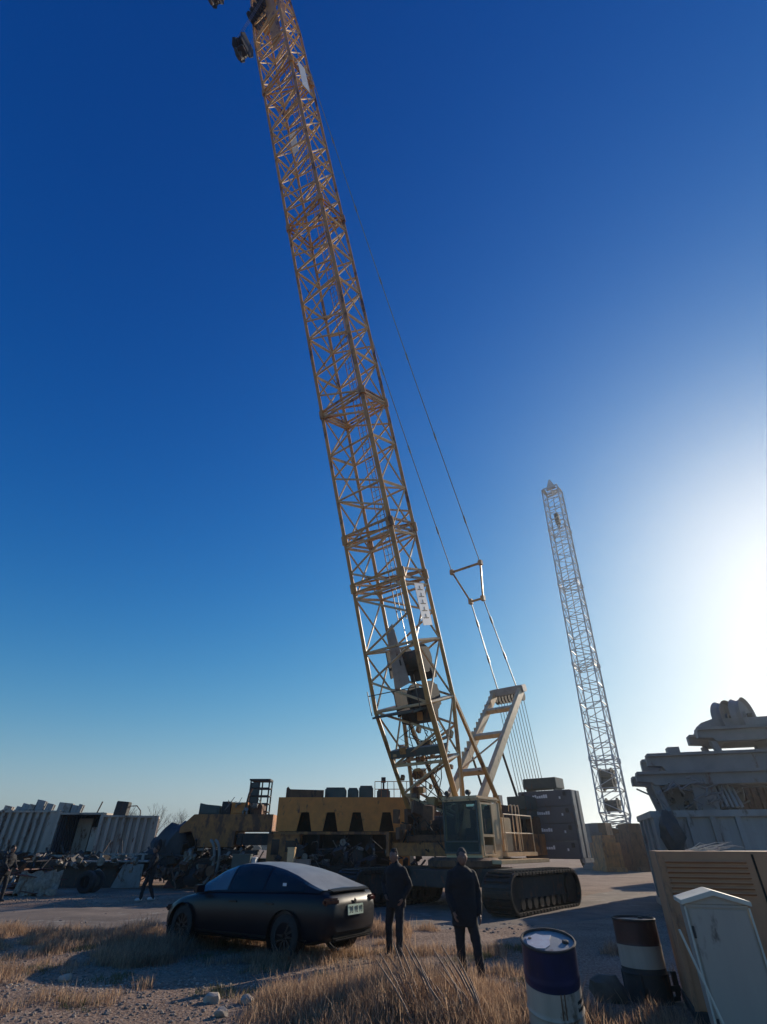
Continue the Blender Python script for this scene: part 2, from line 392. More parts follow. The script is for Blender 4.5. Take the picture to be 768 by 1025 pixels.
# white boards on the boom
def board(t, a, b_, L, w_, side):
    q = MB(); p = BP(t, a, b_)
    if side: q.prism([(0,-w_/2),(L,-w_/2),(L,w_/2),(0,w_/2)], p+Vector((.09,0,0)), bd, bn, (1,0,0), .02)
    else: q.prism([(0,-w_/2),(L,-w_/2),(L,w_/2),(0,w_/2)], p-bn*.09, bd, Vector((1,0,0)), -bn, .02)
    return q.build('name_board', M['white'], bo)
b1 = board(7.6, 1, .1, 1.9, .75, True); board(44.2, 1, .0, 2.6, .7, True); board(41.5, -.75, 1, 2.2, .55, False)
q = MB()
for i in range(5):
    z = BP(7.9+i*.32, 1, .1)+Vector((.112,0,0))
    q.prism([(0,-.2),(.05,-.2),(.05,.2),(0,.2)], z, bd, bn, (1,0,0), .003); q.prism([(0,-.02),(.2,-.02),(.2,.03),(0,.03)], z, bd, bn, (1,0,0), .004)
q.build('lettering', M['ink'], b1)
# winches, platform and folded panels inside the lower boom
q = MB()
for t, a in ((4.7, .6), (6.3, .6)):
    q.lathe([(.62,-.75),(.62,-.68),(.42,-.68),(.42,.1),(.62,.1),(.62,.17)], 20, BP(t, a, .0), 'X')
islands(q, 'boom_winch', M['dark'], bo, smooth=True)
q = MB()
for t in (4.7, 6.3):
    for s_ in (-.32, .82): q.prism([(-.6,-.6),(.6,-.6),(.42,.5),(-.42,.5)], BP(t, s_-.1, .0), bd, bn, (1,0,0), .05)
q.box(BP(4.0, .2, -.2), (1.6, .5, .5)); q.box(BP(5.7, .3, .5), (1.2, .35, .6), (.4,0,0))
q.build('winch_bracket', M['dark'], bo, bevel=.02)
q = MB(); q.beam(BP(4.3,-1,-.9), BP(4.3,.6,-.9), .9, .08, bd); q.beam(BP(2.7,-1,-.7), BP(2.7,1,-.7), .5, .3, bd)
for s_ in (-1, 1): q.bar(BP(4.4,s_*.9,-1.5), BP(5.4,s_*.9,-1.5), .02)
q.bar(BP(5.2,-.9,-1.5), BP(5.2,.9,-1.5), .02); q.build('boom_platform', M['green'], bo)
q = MB(); q.prism([(0,-.1),(2.6,.1),(2.8,.45),(.2,.75)], BP(5.2, -.25, -.6), bd, Vector((1,0,0)), bn, .04)
q.build('weather_panel', M['cwside'], bo)
# boom head electric cable drum + lower foot machinery
q = MB(); r_ = rnd
for i in range(26):
    t = rnd.uniform(.3, 4.6); a = rnd.uniform(-.9, .9); b_ = rnd.uniform(-1, .9)
    p = BP(t, a, b_); q.box(p, (rnd.uniform(.1,.5), rnd.uniform(.1,.4), rnd.uniform(.08,.4)), (rnd.uniform(-.5,.5), 0, rnd.uniform(-.4,.4)))
islands(q, 'fitting', M['boomy'], bo, bevel=.01)
q = MB()
for i in range(9):
    pts = [BP(.3, rnd.uniform(-.8,.8), rnd.uniform(-.8,.8)) + Vector((0,-.3,0))]
    for k in range(5): pts.append(BP(.6+k*.9, rnd.uniform(-.8,.8), rnd.uniform(-.9,.9)))
    q.tube(pts, .022, 5)
q.build('hydraulic_hose', M['rubber'], bo, smooth=True)

# undercarriage ----------------------------------------------------
UA = math.atan2(-.76, -.65) - AZ          # crawler direction in local frame
u = Vector((math.cos(UA), math.sin(UA), 0)); pl = Vector((-u.y, u.x, 0))      # pl: to picture right
def crawler(cw_, Lc=5.0, Hc=1.08, wd=1.0):
    c = lc_((cw_[0], cw_[1], 0)); rr = Hc/2-.06; hl = Lc/2-rr
    path = []
    nseg = 10
    for i in range(18): path.append((-hl+2*hl*i/18, Hc-.06, 0))
    for i in range(nseg): a = math.pi/2-math.pi*i/nseg; path.append((hl+rr*math.cos(a), Hc/2+rr*math.sin(a), a-math.pi/2))
    for i in range(18): path.append((hl-2*hl*i/18, .06, math.pi))
    for i in range(nseg): a = -math.pi/2-math.pi*i/nseg; path.append((-hl+rr*math.cos(a), Hc/2+rr*math.sin(a), a-math.pi/2))
    q = MB()
    for s_, z, a in path:
        o = c + u*s_ + Vector((0,0,z)); du = u*math.cos(a)+Vector((0,0,math.sin(a))); up = pl.cross(du)*-1 if False else Vector((0,0,1))
        nrm = du.cross(pl); 
        V = [o + du*x_*.088 + nrm*y_*.04 + pl*w_*wd/2 for w_ in (-1,1) for x_, y_ in ((-1,-1),(1,-1),(1,1),(-1,1))]
        q.add(V, [(3,2,1,0),(4,5,6,7),(0,1,5,4),(1,2,6,5),(2,3,7,6),(3,0,4,7)])
        V = [o + du*x_*.03 + nrm*(y_*.035+.05) + pl*w_*wd*.42 for w_ in (-1,1) for x_, y_ in ((-1,-1),(1,-1),(1,1),(-1,1))]
        q.add(V, [(3,2,1,0),(4,5,6,7),(0,1,5,4),(1,2,6,5),(2,3,7,6),(3,0,4,7)])
    tr = q.build('crawler_track', M['track'], CR, bevel=.012)
    q = MB(); q.prism([(-hl,.33),(hl,.33),(hl+.1,.6),(hl-.3,.92),(-hl+.3,.92),(-hl-.1,.6)], c-pl*.3, u, Vector((0,0,1)), pl, .6)
    q.build('track_frame', M['dark'], tr, bevel=.02)
    for s_ in (-hl, hl):
        q = MB(); m_ = []
        for w_, r0 in ((-.38,.2),(-.38,rr-.06),(-.2,rr-.06),(-.2,rr-.16),(.2,rr-.16),(.2,rr-.06),(.38,rr-.06),(.38,.2)):
            m_.append([c+u*s_+Vector((0,0,Hc/2))+pl*w_+(u*math.cos(t)+Vector((0,0,1))*math.sin(t))*r0 for t in [2*math.pi*k/20 for k in range(20)]])
        V = [p for ring in m_ for p in ring]; Fc = [(i*20+k, i*20+(k+1) % 20, (i+1)*20+(k+1) % 20, (i+1)*20+k) for i in range(7) for k in range(20)]
        q.add(V, Fc+[tuple(range(20)), tuple(range(140,160))]).build('drive_wheel', M['track'], tr, smooth=True)
    q = MB()
    for i in range(9):
        s_ = -hl+.35+(2*hl-.7)*i/8; o = c+u*s_+Vector((0,0,.27)); q.bar(o-pl*.4, o+pl*.4, .14, 12)
    islands(q, 'roller', M['track'], tr, smooth=True)
    return tr
crawler((5.0, 20.6)); crawler((.3, 22.6))
ctr = lc_((2.9, 21.9, 0))
q = MB(); q.beam(ctr-pl*2.6+Vector((0,0,.85)), ctr+pl*2.6+Vector((0,0,.85)), 1.5, .5)
q.beam(ctr-u*2.1+Vector((0,0,.85)), ctr+u*2.1+Vector((0,0,.85)), 1.6, .45); q.build('carbody', M['dark'], CR, bevel=.03)
q = MB(); q.lathe([(1.25,1.1),(1.3,1.15),(1.3,1.32),(1.15,1.4)], 32, (ctr.x, ctr.y, 0)); q.build('slew_ring', M['rusty'], CR, smooth=True)
# upperworks
q = MB(); q.bb(-1.5, 1.5, -1.2, 8.6, 1.42, 1.85); q.bb(-1.62, -1.45, -1.4, 8.6, 1.4, 2.2); q.bb(1.45, 1.62, -.2, 8.6, 1.4, 2.2)
for s_ in (-1, 1):
    q.prism([(-.9,1.86),(.9,1.86),(.35,2.95),(-.35,2.95)], (s_*1.32-.06, .1, 0), (0,1,0), (0,0,1), (1,0,0), .12)
q.build('upper_frame', M['dkyellow'], CR, bevel=.015)
q = MB(); q.bb(-1.3, 1.3, 1.4, 3.6, 1.86, 3.0); q.bb(-1.3, .9, 4.0, 5.6, 1.86, 3.3); q.bb(-.8,1.2, -1.15, .8, 1.86, 2.1)
islands(q, 'machinery_house', M['rusty'], CR, bevel=.04)
q = MB()
for y, z, r0 in ((.2, 2.35, .42), (6.3, 2.6, .5)):
    q.lathe([(r0+.18,-1.0),(r0+.18,-.92),(r0,-.92),(r0,.92),(r0+.18,.92),(r0+.18,1.0)], 24, (0,y,z), 'X')
islands(q, 'rope_drum', M['dark'], CR, smooth=True)
q = MB()
for i in range(34):
    x, y = rnd.uniform(-1.3, 1.0), rnd.uniform(-1.6, 2.6); z = rnd.uniform(1.9, 3.1)
    q.box((x, y, z), (rnd.uniform(.1,.5), rnd.uniform(.1,.5), rnd.uniform(.1,.5)), (rnd.uniform(-.3,.3),)*3)
islands(q, 'pump_block', M['rusty'], CR, bevel=.01)
q = MB()
for i in range(14):
    pts = [Vector((rnd.uniform(-1.3,1), rnd.uniform(-1.8,-.6), rnd.uniform(1.6,3.2)))]
    for k in range(4): pts.append(pts[-1]+Vector((rnd.uniform(-.4,.4), rnd.uniform(-.2,.4), rnd.uniform(-.5,.5))))
    q.tube(pts, .025, 5)
q.build('hose', M['rubber'], CR, smooth=True)
# cab
cx, cy = lc_((2.8, 21.4, 0)).xy; cx += .05
CW, CD, z0, z1 = .74, 1.5, 1.35, 3.28
q = MB()
q.bb(cx-CW, cx+CW, cy, cy+CD, z0, z0+.42)
for sx in (-1, 1):
    for yy in (cy+.04, cy+CD*.62, cy+CD-.05): q.bb(cx+sx*CW-.045, cx+sx*CW+.045, yy-.045, yy+.045, z0+.42, z1-.16)
q.bb(cx-CW+.05, cx+CW-.05, cy+CD-.08, cy+CD-.01, z0+.42, z0+.95)
q.bb(cx+CW-.03, cx+CW+.035, cy+CD*.62, cy+CD, z0+.42, z1-.2)
q.bb(cx-CW, cx+CW, cy-.03, cy+.03, z0+.42, z0+.55)
cab = q.build('cab', M['cream'], CR, bevel=.015)
q = MB(); q.bb(cx-CW-.06, cx+CW+.06, cy-.12, cy+CD+.06, z1-.16, z1); q.build('cab_roof', M['cream'], cab, bevel=.06, smooth=True)
q = MB(); q.prism([(-CW+.03,z0+.22),(CW-.05,z0+.22),(CW-.05,z1-.17),(-CW+.03,z1-.17)], (cx,cy-.05,0), (1,0,0), (0,0,1), (0,-1,0), .02); q.build('windscreen', M['cabglass'], cab)
q = MB(); 
for a0, a1, b0, b1_ in ((-CW,-CW+.06,z0+.16,z1-.16),(CW-.06,CW,z0+.16,z1-.16),(-CW,CW,z0+.16,z0+.22),(-CW,CW,z0+.5,z0+.54)): q.bb(cx+a0, cx+a1, cy-.085, cy-.05, b0, b1_)
q.build('windscreen_frame', M['green'], cab)
q = MB(); q.bb(cx+CW+.0, cx+CW+.02, cy+.1, cy+CD*.6, z0+.75, z1-.22); q.build('side_window', M['cabglass'], cab)
q = MB()
for a0, a1, b0, b1_ in ((.06,.12,.1,1.72),(.84,.9,.1,1.72),(.12,.84,.1,.16),(.12,.84,.66,.74),(.12,.84,1.66,1.72)): q.bb(cx+CW+.022, cx+CW+.06, cy+a0, cy+a1, z0+b0, z0+b1_)
dr = q.build('cab_door', M['cream'], cab)
q = MB(); q.bar((cx+CW+.1, cy+.2, z0+.8), (cx+CW+.1, cy+.2, z0+1.2), .015); q.build('door_handle', M['dark'], dr)
q = MB(); q.bb(cx-.25, cx+.25, cy+.6, cy+1.1, z0+.42, z0+.95); q.bb(cx-.25, cx+.25, cy+1.0, cy+1.15, z0+.9, z0+1.55); q.build('seat', M['trim'], cab, bevel=.04)
q = MB(); q.tube([(cx-CW-.02,cy-.1,z0+.3),(cx-CW-.1,cy-.16,z0+.5),(cx-CW-.1,cy-.16,z0+1.3),(cx-CW-.02,cy-.1,z0+1.5)], .018); q.build('grab_rail', M['dark'], cab, smooth=True)
q = MB(); q.bar((cx-.1,cy-.13,z0+.6), (cx+.25,cy-.13,z0+1.5), .014); q.build('wiper', M['dark'], cab)
for lx in (-.45, .45):
    q = MB(); q.bar((cx+lx,cy-.2,z1+.1), (cx+lx,cy-.08,z1+.1), .09, 14); q.bb(cx+lx-.02,cx+lx+.02,cy-.12,cy-.08,z1-.02,z1+.05); q.build('work_lamp', M['dark'], cab, smooth=True)
# cab side walkway, box and rails
wx = cx+CW
q = MB(); q.bb(cx-CW-.2, wx+.15, cy+CD+.05, cy+CD+2.6, 1.42, 1.55); q.bb(cx-CW-.2, wx+.6, cy+.2, cy+CD+2.6, 1.22, 1.34); q.build('walkway', M['cream'], CR, bevel=.01)
q = MB(); q.bb(wx-.7, wx-.05, cy+CD+.25, cy+CD+1.0, 1.56, 2.65); q.build('tool_locker', M['cream'], CR, bevel=.03)
q = MB()
for yy in (cy+CD+.15, cy+CD+1.3, cy+CD+2.5): q.bar((wx+.1,yy,1.55), (wx+.1,yy,2.75), .022)
for zz in (2.15, 2.75): q.bar((wx+.1,cy+CD+.15,zz), (wx+.1,cy+CD+2.5,zz), .022)
for yy in (cy+CD+1.3, cy+CD+1.6, cy+CD+1.9):
    q.tube([(wx-.1,yy,1.6),(wx-.1,yy,3.0),(wx-.15,yy+.08,3.12),(wx-.3,yy+.16,3.1),(wx-.34,yy+.2,2.9)], .02)
q.build('handrail', M['cream'], CR, smooth=True)
q = MB(); q.bb(-.2, 1.5, 5.9, 8.5, 1.86, 2.9); q.build('engine_cover', M['rusty'], CR, bevel=.04)
q = MB(); q.bb(.5, 1.45, 5.2, 6.6, 3.15, 3.7); q.bb(.6,1.4,5.3,6.5,2.8,3.15); q.build('oil_tank', M['green'], CR, bevel=.02)
# counterweight stacks
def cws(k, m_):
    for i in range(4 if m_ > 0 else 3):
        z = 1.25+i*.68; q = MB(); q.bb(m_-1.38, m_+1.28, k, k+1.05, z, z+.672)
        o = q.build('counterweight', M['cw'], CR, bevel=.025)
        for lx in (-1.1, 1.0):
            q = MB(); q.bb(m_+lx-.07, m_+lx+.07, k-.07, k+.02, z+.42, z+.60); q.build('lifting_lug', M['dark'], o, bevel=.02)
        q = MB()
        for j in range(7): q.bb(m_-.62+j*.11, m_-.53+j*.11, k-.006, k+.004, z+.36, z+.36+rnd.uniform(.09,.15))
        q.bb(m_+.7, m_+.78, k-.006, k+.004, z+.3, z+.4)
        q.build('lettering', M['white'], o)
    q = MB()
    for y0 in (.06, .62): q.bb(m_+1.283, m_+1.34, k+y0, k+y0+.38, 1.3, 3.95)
    q.bb(m_+1.283, m_+1.42, k, k+1.08, 1.12, 1.28); q.build('lit_side_plate', M['cwside'], CR, bevel=.01)  # pale plates imitate the sunlit side of the counterweight stack
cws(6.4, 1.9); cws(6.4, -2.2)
q = MB(); q.box((1.7, 6.95, 4.29), (1.7, 1.0, .46), None, 1.0)
for sx in (-.7, .7):
    q.bb(1.7+sx-.06, 1.7+sx+.06, 6.5, 7.4, 3.97, 4.06)
q.build('top_box', M['green'], CR, bevel=.02)
# mast (gantry)
mt0, mt1 = Vector((0,1.5,3.1)), Vector((0,7.9,9.2)); md = (mt1-mt0).normalized(); mn = Vector((0,-md.z,md.y))
q = MB()
for s_ in (-1, 1): q.beam(mt0+Vector((s_*.85,-.25,-.6)), mt1+Vector((s_*.85,0,0)), .22, .42, mn)
mast = q.build('mast', M['cream'], CR, bevel=.015)
q = MB()
for f_ in (.25, .55, .8): c = mt0.lerp(mt1, f_); q.beam(c-Vector((.8,0,0)), c+Vector((.8,0,0)), .22, .24, mn)
q.bar(mt0.lerp(mt1,.27)-Vector((.8,0,0)), mt0.lerp(mt1,.53)+Vector((.8,0,0)), .045)
islands(q, 'cross_beam', M['cream'], mast, bevel=.01)
q = MB(); q.box(mt1+Vector((0,.05,.05)), (2.1,.62,.4), (.3,0,0)); q.build('mast_head', M['cwside'], mast, bevel=.04)
q = MB()
for i in range(9): q.lathe([(.08,-.04),(.3,-.04),(.26,0),(.3,.04),(.08,.04)], 16, mt1+Vector((-.8+.2*i,.15,-.3)), 'X')
q.build('sheave', M['dark'], mast, smooth=True)
q = MB()
for i in range(14):
    c = mt0.lerp(mt1, .35+.045*i); q.box(c+Vector((-.95,-.1,0)), (.1,.12,.2+.12*(i % 2)))
q.build('rung_bracket', M['cream'], mast)
for s_ in (-1, 1):
    q = MB()
    a0 = mt0+Vector((s_*.85,-.2,-.1)); q.bar(Vector((s_*.85,6.4,2.2)), mt0.lerp(mt1,.45)+Vector((s_*.85,.1,0)), .06)
    q.build('mast_brace', M['dark'], CR)
for i in range(10):
    a = -.8+1.6*i/9; q = MB(); q.bar(mt1+Vector((a,.2,-.3)), Vector((a*.5+.8, 6.9+.15*i, 3.5)), .016, 5); q.build('hoist_rope', M['dark'], CR)
for s_ in (-1, 1):      # boom backstops
    q = MB(); a0 = BP(4.6, s_, 1); a1 = Vector((s_*1.4, 2.65, 3.3)); q.beam(a1, a0, .13, .13); q.bar(a1, a1.lerp(a0,.45), .1, 10); q.bar(a1, (a1.x,a1.y,1.8), .1)
    q.build('backstop', M['boomy'], CR)
# pendants and spreader
def cl(px, py, Y): return lc_(at(px, py, Y))
hd = BP(58, 0, 1.0)
def pend(f_, a): 
    p = mt1.lerp(hd, f_); return Vector((a, p.y, p.z))
fs0, fs1 = .10, .137
pl0 = [pend(fs0, s_*.42) for s_ in (-1,1)]; pl1 = [pend(fs1, s_*1.0) for s_ in (-1,1)]
q = MB(); q.bar(pl0[0], pl0[1], .07); q.bar(pl1[0], pl1[1], .075)
for i in (0,1): q.bar(pl0[i], pl1[i], .06); q.box(pl0[i], (.22,.22,.3)); q.box(pl1[i], (.22,.22,.3))
q.build('spreader_bar', M['boomy'], CR)
for i, s_ in enumerate((-1,1)):
    q = MB(); a0 = mt1+Vector((s_*.6,0,.1)); q.bar(a0, pl0[i], .035)
    for k in (.35,.75): c = a0.lerp(pl0[i], k); dd = (pl0[i]-a0).normalized(); q.bar(c-dd*.2, c+dd*.2, .07)
    q.build('pendant_rope', M['wire'], CR)
    e1 = Vector((s_*1.0, hd.y, hd.z)); q = MB(); N = 16; prev = pl1[i]; dd = (e1-pl1[i]).normalized()
    for k in range(1, N+1):
        f_ = k/N; c = pl1[i].lerp(e1, f_)-Vector((0,0,1))*1.0*4*f_*(1-f_); q.bar(prev, c, .03, 5)
        if k % 2: q.bar(c-dd*.25, c+dd*.25, .06)
        prev = c
    q.build('pendant_rope', M['wire'], CR)

# hook blocks hanging under the boom head
def hook(loc, label, sc):
    t = thing('hook_block', loc, label, 'hook block', AZ+.3, 'hook blocks hanging from the crane boom')
    q = MB(); q.prism([(-.45,-.6),(.45,-.6),(.62,.1),(.45,.75),(-.45,.75),(-.62,.1)], (-.34,0,0), (0,1,0), (0,0,1), (1,0,0), .08)
    q.prism([(-.45,-.6),(.45,-.6),(.62,.1),(.45,.75),(-.45,.75),(-.62,.1)], (.26,0,0), (0,1,0), (0,0,1), (1,0,0), .08); q.build('side_cheek', M['dark'], t, bevel=.02)
    q = MB()
    for i in range(3): q.lathe([(.08,-.06),(.5,-.06),(.43,0),(.5,.06),(.08,.06)], 20, (-.17+.17*i,0,.1), 'X')
    q.build('sheave', M['dark'], t, smooth=True)
    q = MB(); q.bb(-.3,.3,-.25,.25,-.85,-.6); q.build('swivel', M['dark'], t, bevel=.03)
    q = MB(); q.tube([(0,0,-.8),(0,0,-1.05),(0,.15,-1.25),(0,.1,-1.5),(0,-.1,-1.58),(0,-.3,-1.42),(0,-.33,-1.2)], [.09,.1,.12,.13,.12,.09,.04], 10); q.build('hook', M['dark'], t, smooth=True)
    q = MB(); top = 58-loc[2]
    for i in range(3): q.bar((-.17+.17*i,-.45,.1), (-.17+.17*i,-.2,top), .013, 4); q.bar((-.17+.17*i,.45,.1), (-.17+.17*i,.2,top), .013, 4)
    q.build('fall_rope', M['wire'], t)
    t.scale = (sc,)*3
    for c in bpy.data.objects:
        if c.parent == t and c.name.startswith('fall'): c.scale = (1,1,1/sc)
hook(at(243, 48, 9.9), 'black hook block hanging clear left of the boom top', 1.05)
hook(at(215, -4, 8.9), 'black hook ball cut off by the top edge of the photo', .95)

# ================================================================== SECOND CRANE (far)
b0 = at(619, 832, 59); t0 = Vector((0,0,0)) + at(552, 489, 62.6)
dv = t0-b0; C2 = thing('crawler_crane', (b0.x, b0.y, 0), 'distant pale crawler crane with a thin grey lattice boom near the sun', 'crane', math.atan2(dv.y, dv.x)-math.pi/2)
L2 = dv.length; el2 = math.asin(dv.z/L2)
bo2, BP2, d2, n2 = boom('boom', C2, (0,0,b0.z), el2, L2, 2.4, 2.1, (M['greyb'], M['greyb']), 2.2, [6.5, 17, 28, 37], (.085,.045,.04), foot=1.5, head=.6, dirn=(0,1))
q = MB(); q.prism([(-.75,0),(.75,0),(.10,1.7),(-.10,1.7)], BP2(L2,0,0)+Vector((0,-.2,-.1)), (1,0,0), (0,0,1), (0,1,0), .4); q.bb(-.9,.9,-1,1,.1,.2)
q.v = q.v[:8]; q.f = q.f[:6]; q.build('boom_tip', M['greyb'], bo2)
q = MB(); c = BP2(L2-6, 0, 0); q.box(c, (.6,.6,1.8)); q.bar(c, BP2(L2,0,0), .03); q.box(c-Vector((0,0,1.3)), (.3,.3,.8)); q.build('hook_block', M['dark'], C2, bevel=.05)
q = MB(); q.bar(BP2(4,0,0), BP2(L2,0,0), .07); q.build('hoist_line', M['greyb'], bo2)
q = MB()
for t in (2.2, 4.2, 5.0): q.lathe([(.7,-.6),(.7,-.5),(.5,-.5),(.5,.5),(.7,.5),(.7,.6)], 16, BP2(t,0,.1), 'X'); q.box(BP2(t+.3,0,-.3), (1.3,.8,.5))
islands(q, 'boom_winch', M['dark'], bo2)
q = MB(); q.bb(-1.8,1.8,-3.0,5.0,1.5,2.2); q.bb(-1.5,1.7,.2,4.6,2.2,3.2); q.bb(-1.7,-.3,-2.8,-.8,2.2,3.6); q.build('upper_body', M['rusty'], C2, bevel=.04)
for s_ in (-1,1):
    q = MB(); q.prism([(-3.6,.5),(-3.1,0),(3.1,0),(3.6,.5),(3.6,.8),(3.1,1.25),(-3.1,1.25),(-3.6,.8)], (s_*2.6-.5,0,0), (0,1,0), (0,0,1), (1,0,0), 1.0); q.build('crawler_track', M['track'], C2, bevel=.04)
q = MB(); q.bb(-2.3,2.3,-1,1,.6,1.5); q.build('carbody', M['dark'], C2)
q = MB(); q.bb(-1.6,1.6,5.0,6.2,1.5,3.6); q.build('counterweight', M['cw'], C2, bevel=.05)
#MORE
# ================================================================== PARKED CAR
def make_car(loc, rz):
    t = thing('parked_car', loc, 'black fastback sedan parked on the dry grass, rear plate towards us', 'car', rz)
    # local: +y forward, x lateral, length 4.7
    Lh = 2.35
    def ip(x, pts):
        for (a, b), (c, d) in zip(pts[:-1], pts[1:]):
            if x <= c: f = (x-a)/(c-a); f = f*f*(3-2*f) if False else f; return b+(d-b)*f
        return pts[-1][1]
    belt = [(-2.35,.78),(-2.3,.90),(-2.15,1.0),(-1.6,1.0),(-.6,.97),(.6,.94),(1.1,.90),(1.7,.80),(2.15,.66),(2.35,.50)]
    low = [(-2.35,.42),(-2.2,.28),(-1.9,.22),(1.9,.20),(2.2,.22),(2.35,.30)]
    wid = [(-2.35,.66),(-2.25,.80),(-2.0,.88),(-1.4,.925),(1.2,.92),(1.8,.88),(2.15,.78),(2.35,.56)]
    ys_ = [-2.35,-2.33,-2.28,-2.2,-2.1,-1.95]+[-1.8+.15*i for i in range(25)]+[1.95,2.08,2.18,2.26,2.32,2.35]
    V = []; ring = 20
    for y in ys_:
        w = ip(y, wid); zb = ip(y, belt); zl = ip(y, low); mid = zl+(zb-zl)*.55
        crown = .05 if abs(y) < 2.2 else .03
        half = [(0,zl),(w*.80,zl),(w*.95,zl+.05),(w*.995,zl+.16),(w*1.0,mid),(w*.985,mid+(zb-mid)*.5),(w*.95,zb-.05),(w*.90,zb-.005),(w*.80,zb+.015),(w*.45,zb+crown*.8),(0,zb+crown)]
        V += [(x, y, z) for x, z in half] + [(-x, y, z) for x, z in reversed(half[1:-1])]
    Fc = [(i*ring+k, i*ring+(k+1) % ring, (i+1)*ring+(k+1) % ring, (i+1)*ring+k) for i in range(len(ys_)-1) for k in range(ring)]
    Fc += [tuple(range(ring)), tuple(range((len(ys_)-1)*ring, len(ys_)*ring))]
    body = MB().add(V, Fc).build('body', M['paint'], t, smooth=True)
    cut = MB()
    for y in (-1.42, 1.45):
        for s_ in (-1, 1): cut.bar((s_*.62, y, .345), (s_*1.1, y, .345), .385, 28)
    co = cut.build('cutter', M['trim'], None)
    me0 = body.data
    bake(body, [('BOOLEAN', dict(operation='DIFFERENCE', solver='EXACT', object=co))])
    bpy.data.objects.remove(co)
    for p in body.data.polygons: p.use_smooth = True
    try: body.data.set_sharp_from_angle(angle=R(35))
    except Exception: pass
    body.name = 'body'
    # glasshouse
    roof = [(-2.12,1.03),(-1.8,1.12),(-1.4,1.25),(-1.0,1.345),(-.5,1.42),(0,1.44),(.35,1.41),(.7,1.31),(1.05,1.10),(1.25,.93)]
    V = []; ring2 = 11; yy = [-2.12+.12*i for i in range(29)]
    yy = [y for y in yy if y < 1.25]+[1.25]
    for y in yy:
        zr = ip(y, roof); zb = ip(y, belt)-.01; w = ip(y, wid); k = max(0, min(1, (zr-zb)/.42)); wr = w*(.93-.30*k)
        wt = w*.93
        prof = [(wt,zb),(wt-(wt-wr)*.35,zb+(zr-zb)*.4),(wt-(wt-wr)*.75,zb+(zr-zb)*.78),(wr*.90,zb+(zr-zb)*.95),(wr*.6,zr-.008),(0,zr)]
        V += [(x,y,z) for x,z in prof]+[(-x,y,z) for x,z in reversed(prof[:-1])]
    Fc = [(i*ring2+k, i*ring2+k+1, (i+1)*ring2+k+1, (i+1)*ring2+k) for i in range(len(yy)-1) for k in range(ring2-1)]
    nq = ring2-1
    MB().add(V, [f for i, f in enumerate(Fc) if 3 <= i % nq <= 6]).build('roof', M['dustyroof'], t, smooth=True)
    MB().add(V, [f for i, f in enumerate(Fc) if not 3 <= i % nq <= 6]).build('side_pillar', M['paint'], t, smooth=True)
    # side windows: offset patches
    def sidewin(name, ya, yb, m_, s_):
        n_ = 10; V = []; Fc = []
        for i in range(n_+1):
            y = ya+(yb-ya)*i/n_; zr = ip(y, roof); zb = ip(y, belt)-.01; w = ip(y, wid); k = max(0, min(1, (zr-zb)/.42)); wr = w*(.93-.30*k); wt = w*.93
            for f_ in (.06,.4,.78,.90):
                if f_ <= .4: xx = wt-(wt-wr)*.35*f_/.4
                elif f_ <= .78: xx = wt-(wt-wr)*(.35+.4*(f_-.4)/.38)
                else: xx = (wt-(wt-wr)*.75)+(wr*.90-(wt-(wt-wr)*.75))*(f_-.78)/.17
                V.append((s_*(xx+.008), y, zb+(zr-zb)*f_+.004))
            if i: Fc += [((i-1)*4+j, (i-1)*4+j+1, i*4+j+1, i*4+j) for j in range(3)]
        return MB().add(V, Fc).build(name, m_, t, smooth=True)
    for s_ in (-1, 1):
        sidewin('window', .30, 1.05, M['glasslight'], s_); sidewin('window', -.70, .22, M['glass'], s_); sidewin('window', -1.75, -.76, M['glass'], s_)
        q = MB(); q.prism([(-1.95,.0),(1.95,.0),(1.95,.02),(-1.95,.02)], (s_*.915-.004,0,.30), (0,1,0), (0,0,1), (1,0,0), .012); q.build('sill_trim', M['trim'], t)
        q = MB(); q.box((s_*1.0, .98, .98), (.2,.12,.13)); q.bar((s_*.86,.98,.93), (s_*.97,.98,.96), .025); q.build('wing_mirror', M['paint'], t, bevel=.03, smooth=True)
        for y in (.28, -.72): q = MB(); q.box((s_*.915, y-.25, .80), (.025,.22,.025)); q.build('door_handle', M['alloy'], t, bevel=.005)
        for y in (-1.42, 1.45):
            q = MB(); q.lathe([(.20,-.11),(.30,-.115),(.335,-.09),(.342,0),(.335,.09),(.30,.115),(.20,.11)], 36, (s_*.825,y,.342), 'X', cap=False)
            wh = q.build('wheel', M['rubber'], t, smooth=True)
            q = MB(); q.lathe([(.235,-.06),(.235,.08),(.21,.08),(.2,-.0),(.05,.02)], 32, (s_*.825,y,.342), 'X')
            for k in range(10):
                a = 2*math.pi*k/10; c = Vector((s_*.905,y,.342)); q.beam(c+Vector((0,math.cos(a)*.04,math.sin(a)*.04)), c+Vector((0,math.cos(a+.15)*.22,math.sin(a+.15)*.22)), .035, .025, (1,0,0))
            q.build('rim', M['alloy'], wh)
        for y in (-1.42, 1.45):
            q = MB(); q.lathe([(.386,-.16),(.386,.10)], 28, (s_*.82,y,.345), 'X', cap=False); q.build('arch_liner', M['trim'], t, smooth=True)
        q = MB(); q.box((s_*.66,-2.27,.86), (.34,.10,.11), (0,0,s_*.32)); q.build('tail_lamp', M['tail'], t, bevel=.03, smooth=True)
        q = MB(); q.box((s_*.66,2.17,.60), (.30,.16,.10), (0,0,-s_*.45)); q.build('headlight', M['glass'], t, bevel=.03, smooth=True)
    q = MB(); q.box((0,-2.20,1.02), (1.20,.14,.016), (.22,0,0)); q.build('spoiler', M['trim'], t, bevel=.006)
    q = MB(); q.box((0,-2.29,.33), (1.30,.14,.10)); bmpr = q.build('bumper', M['trim'], t, bevel=.05, smooth=True)
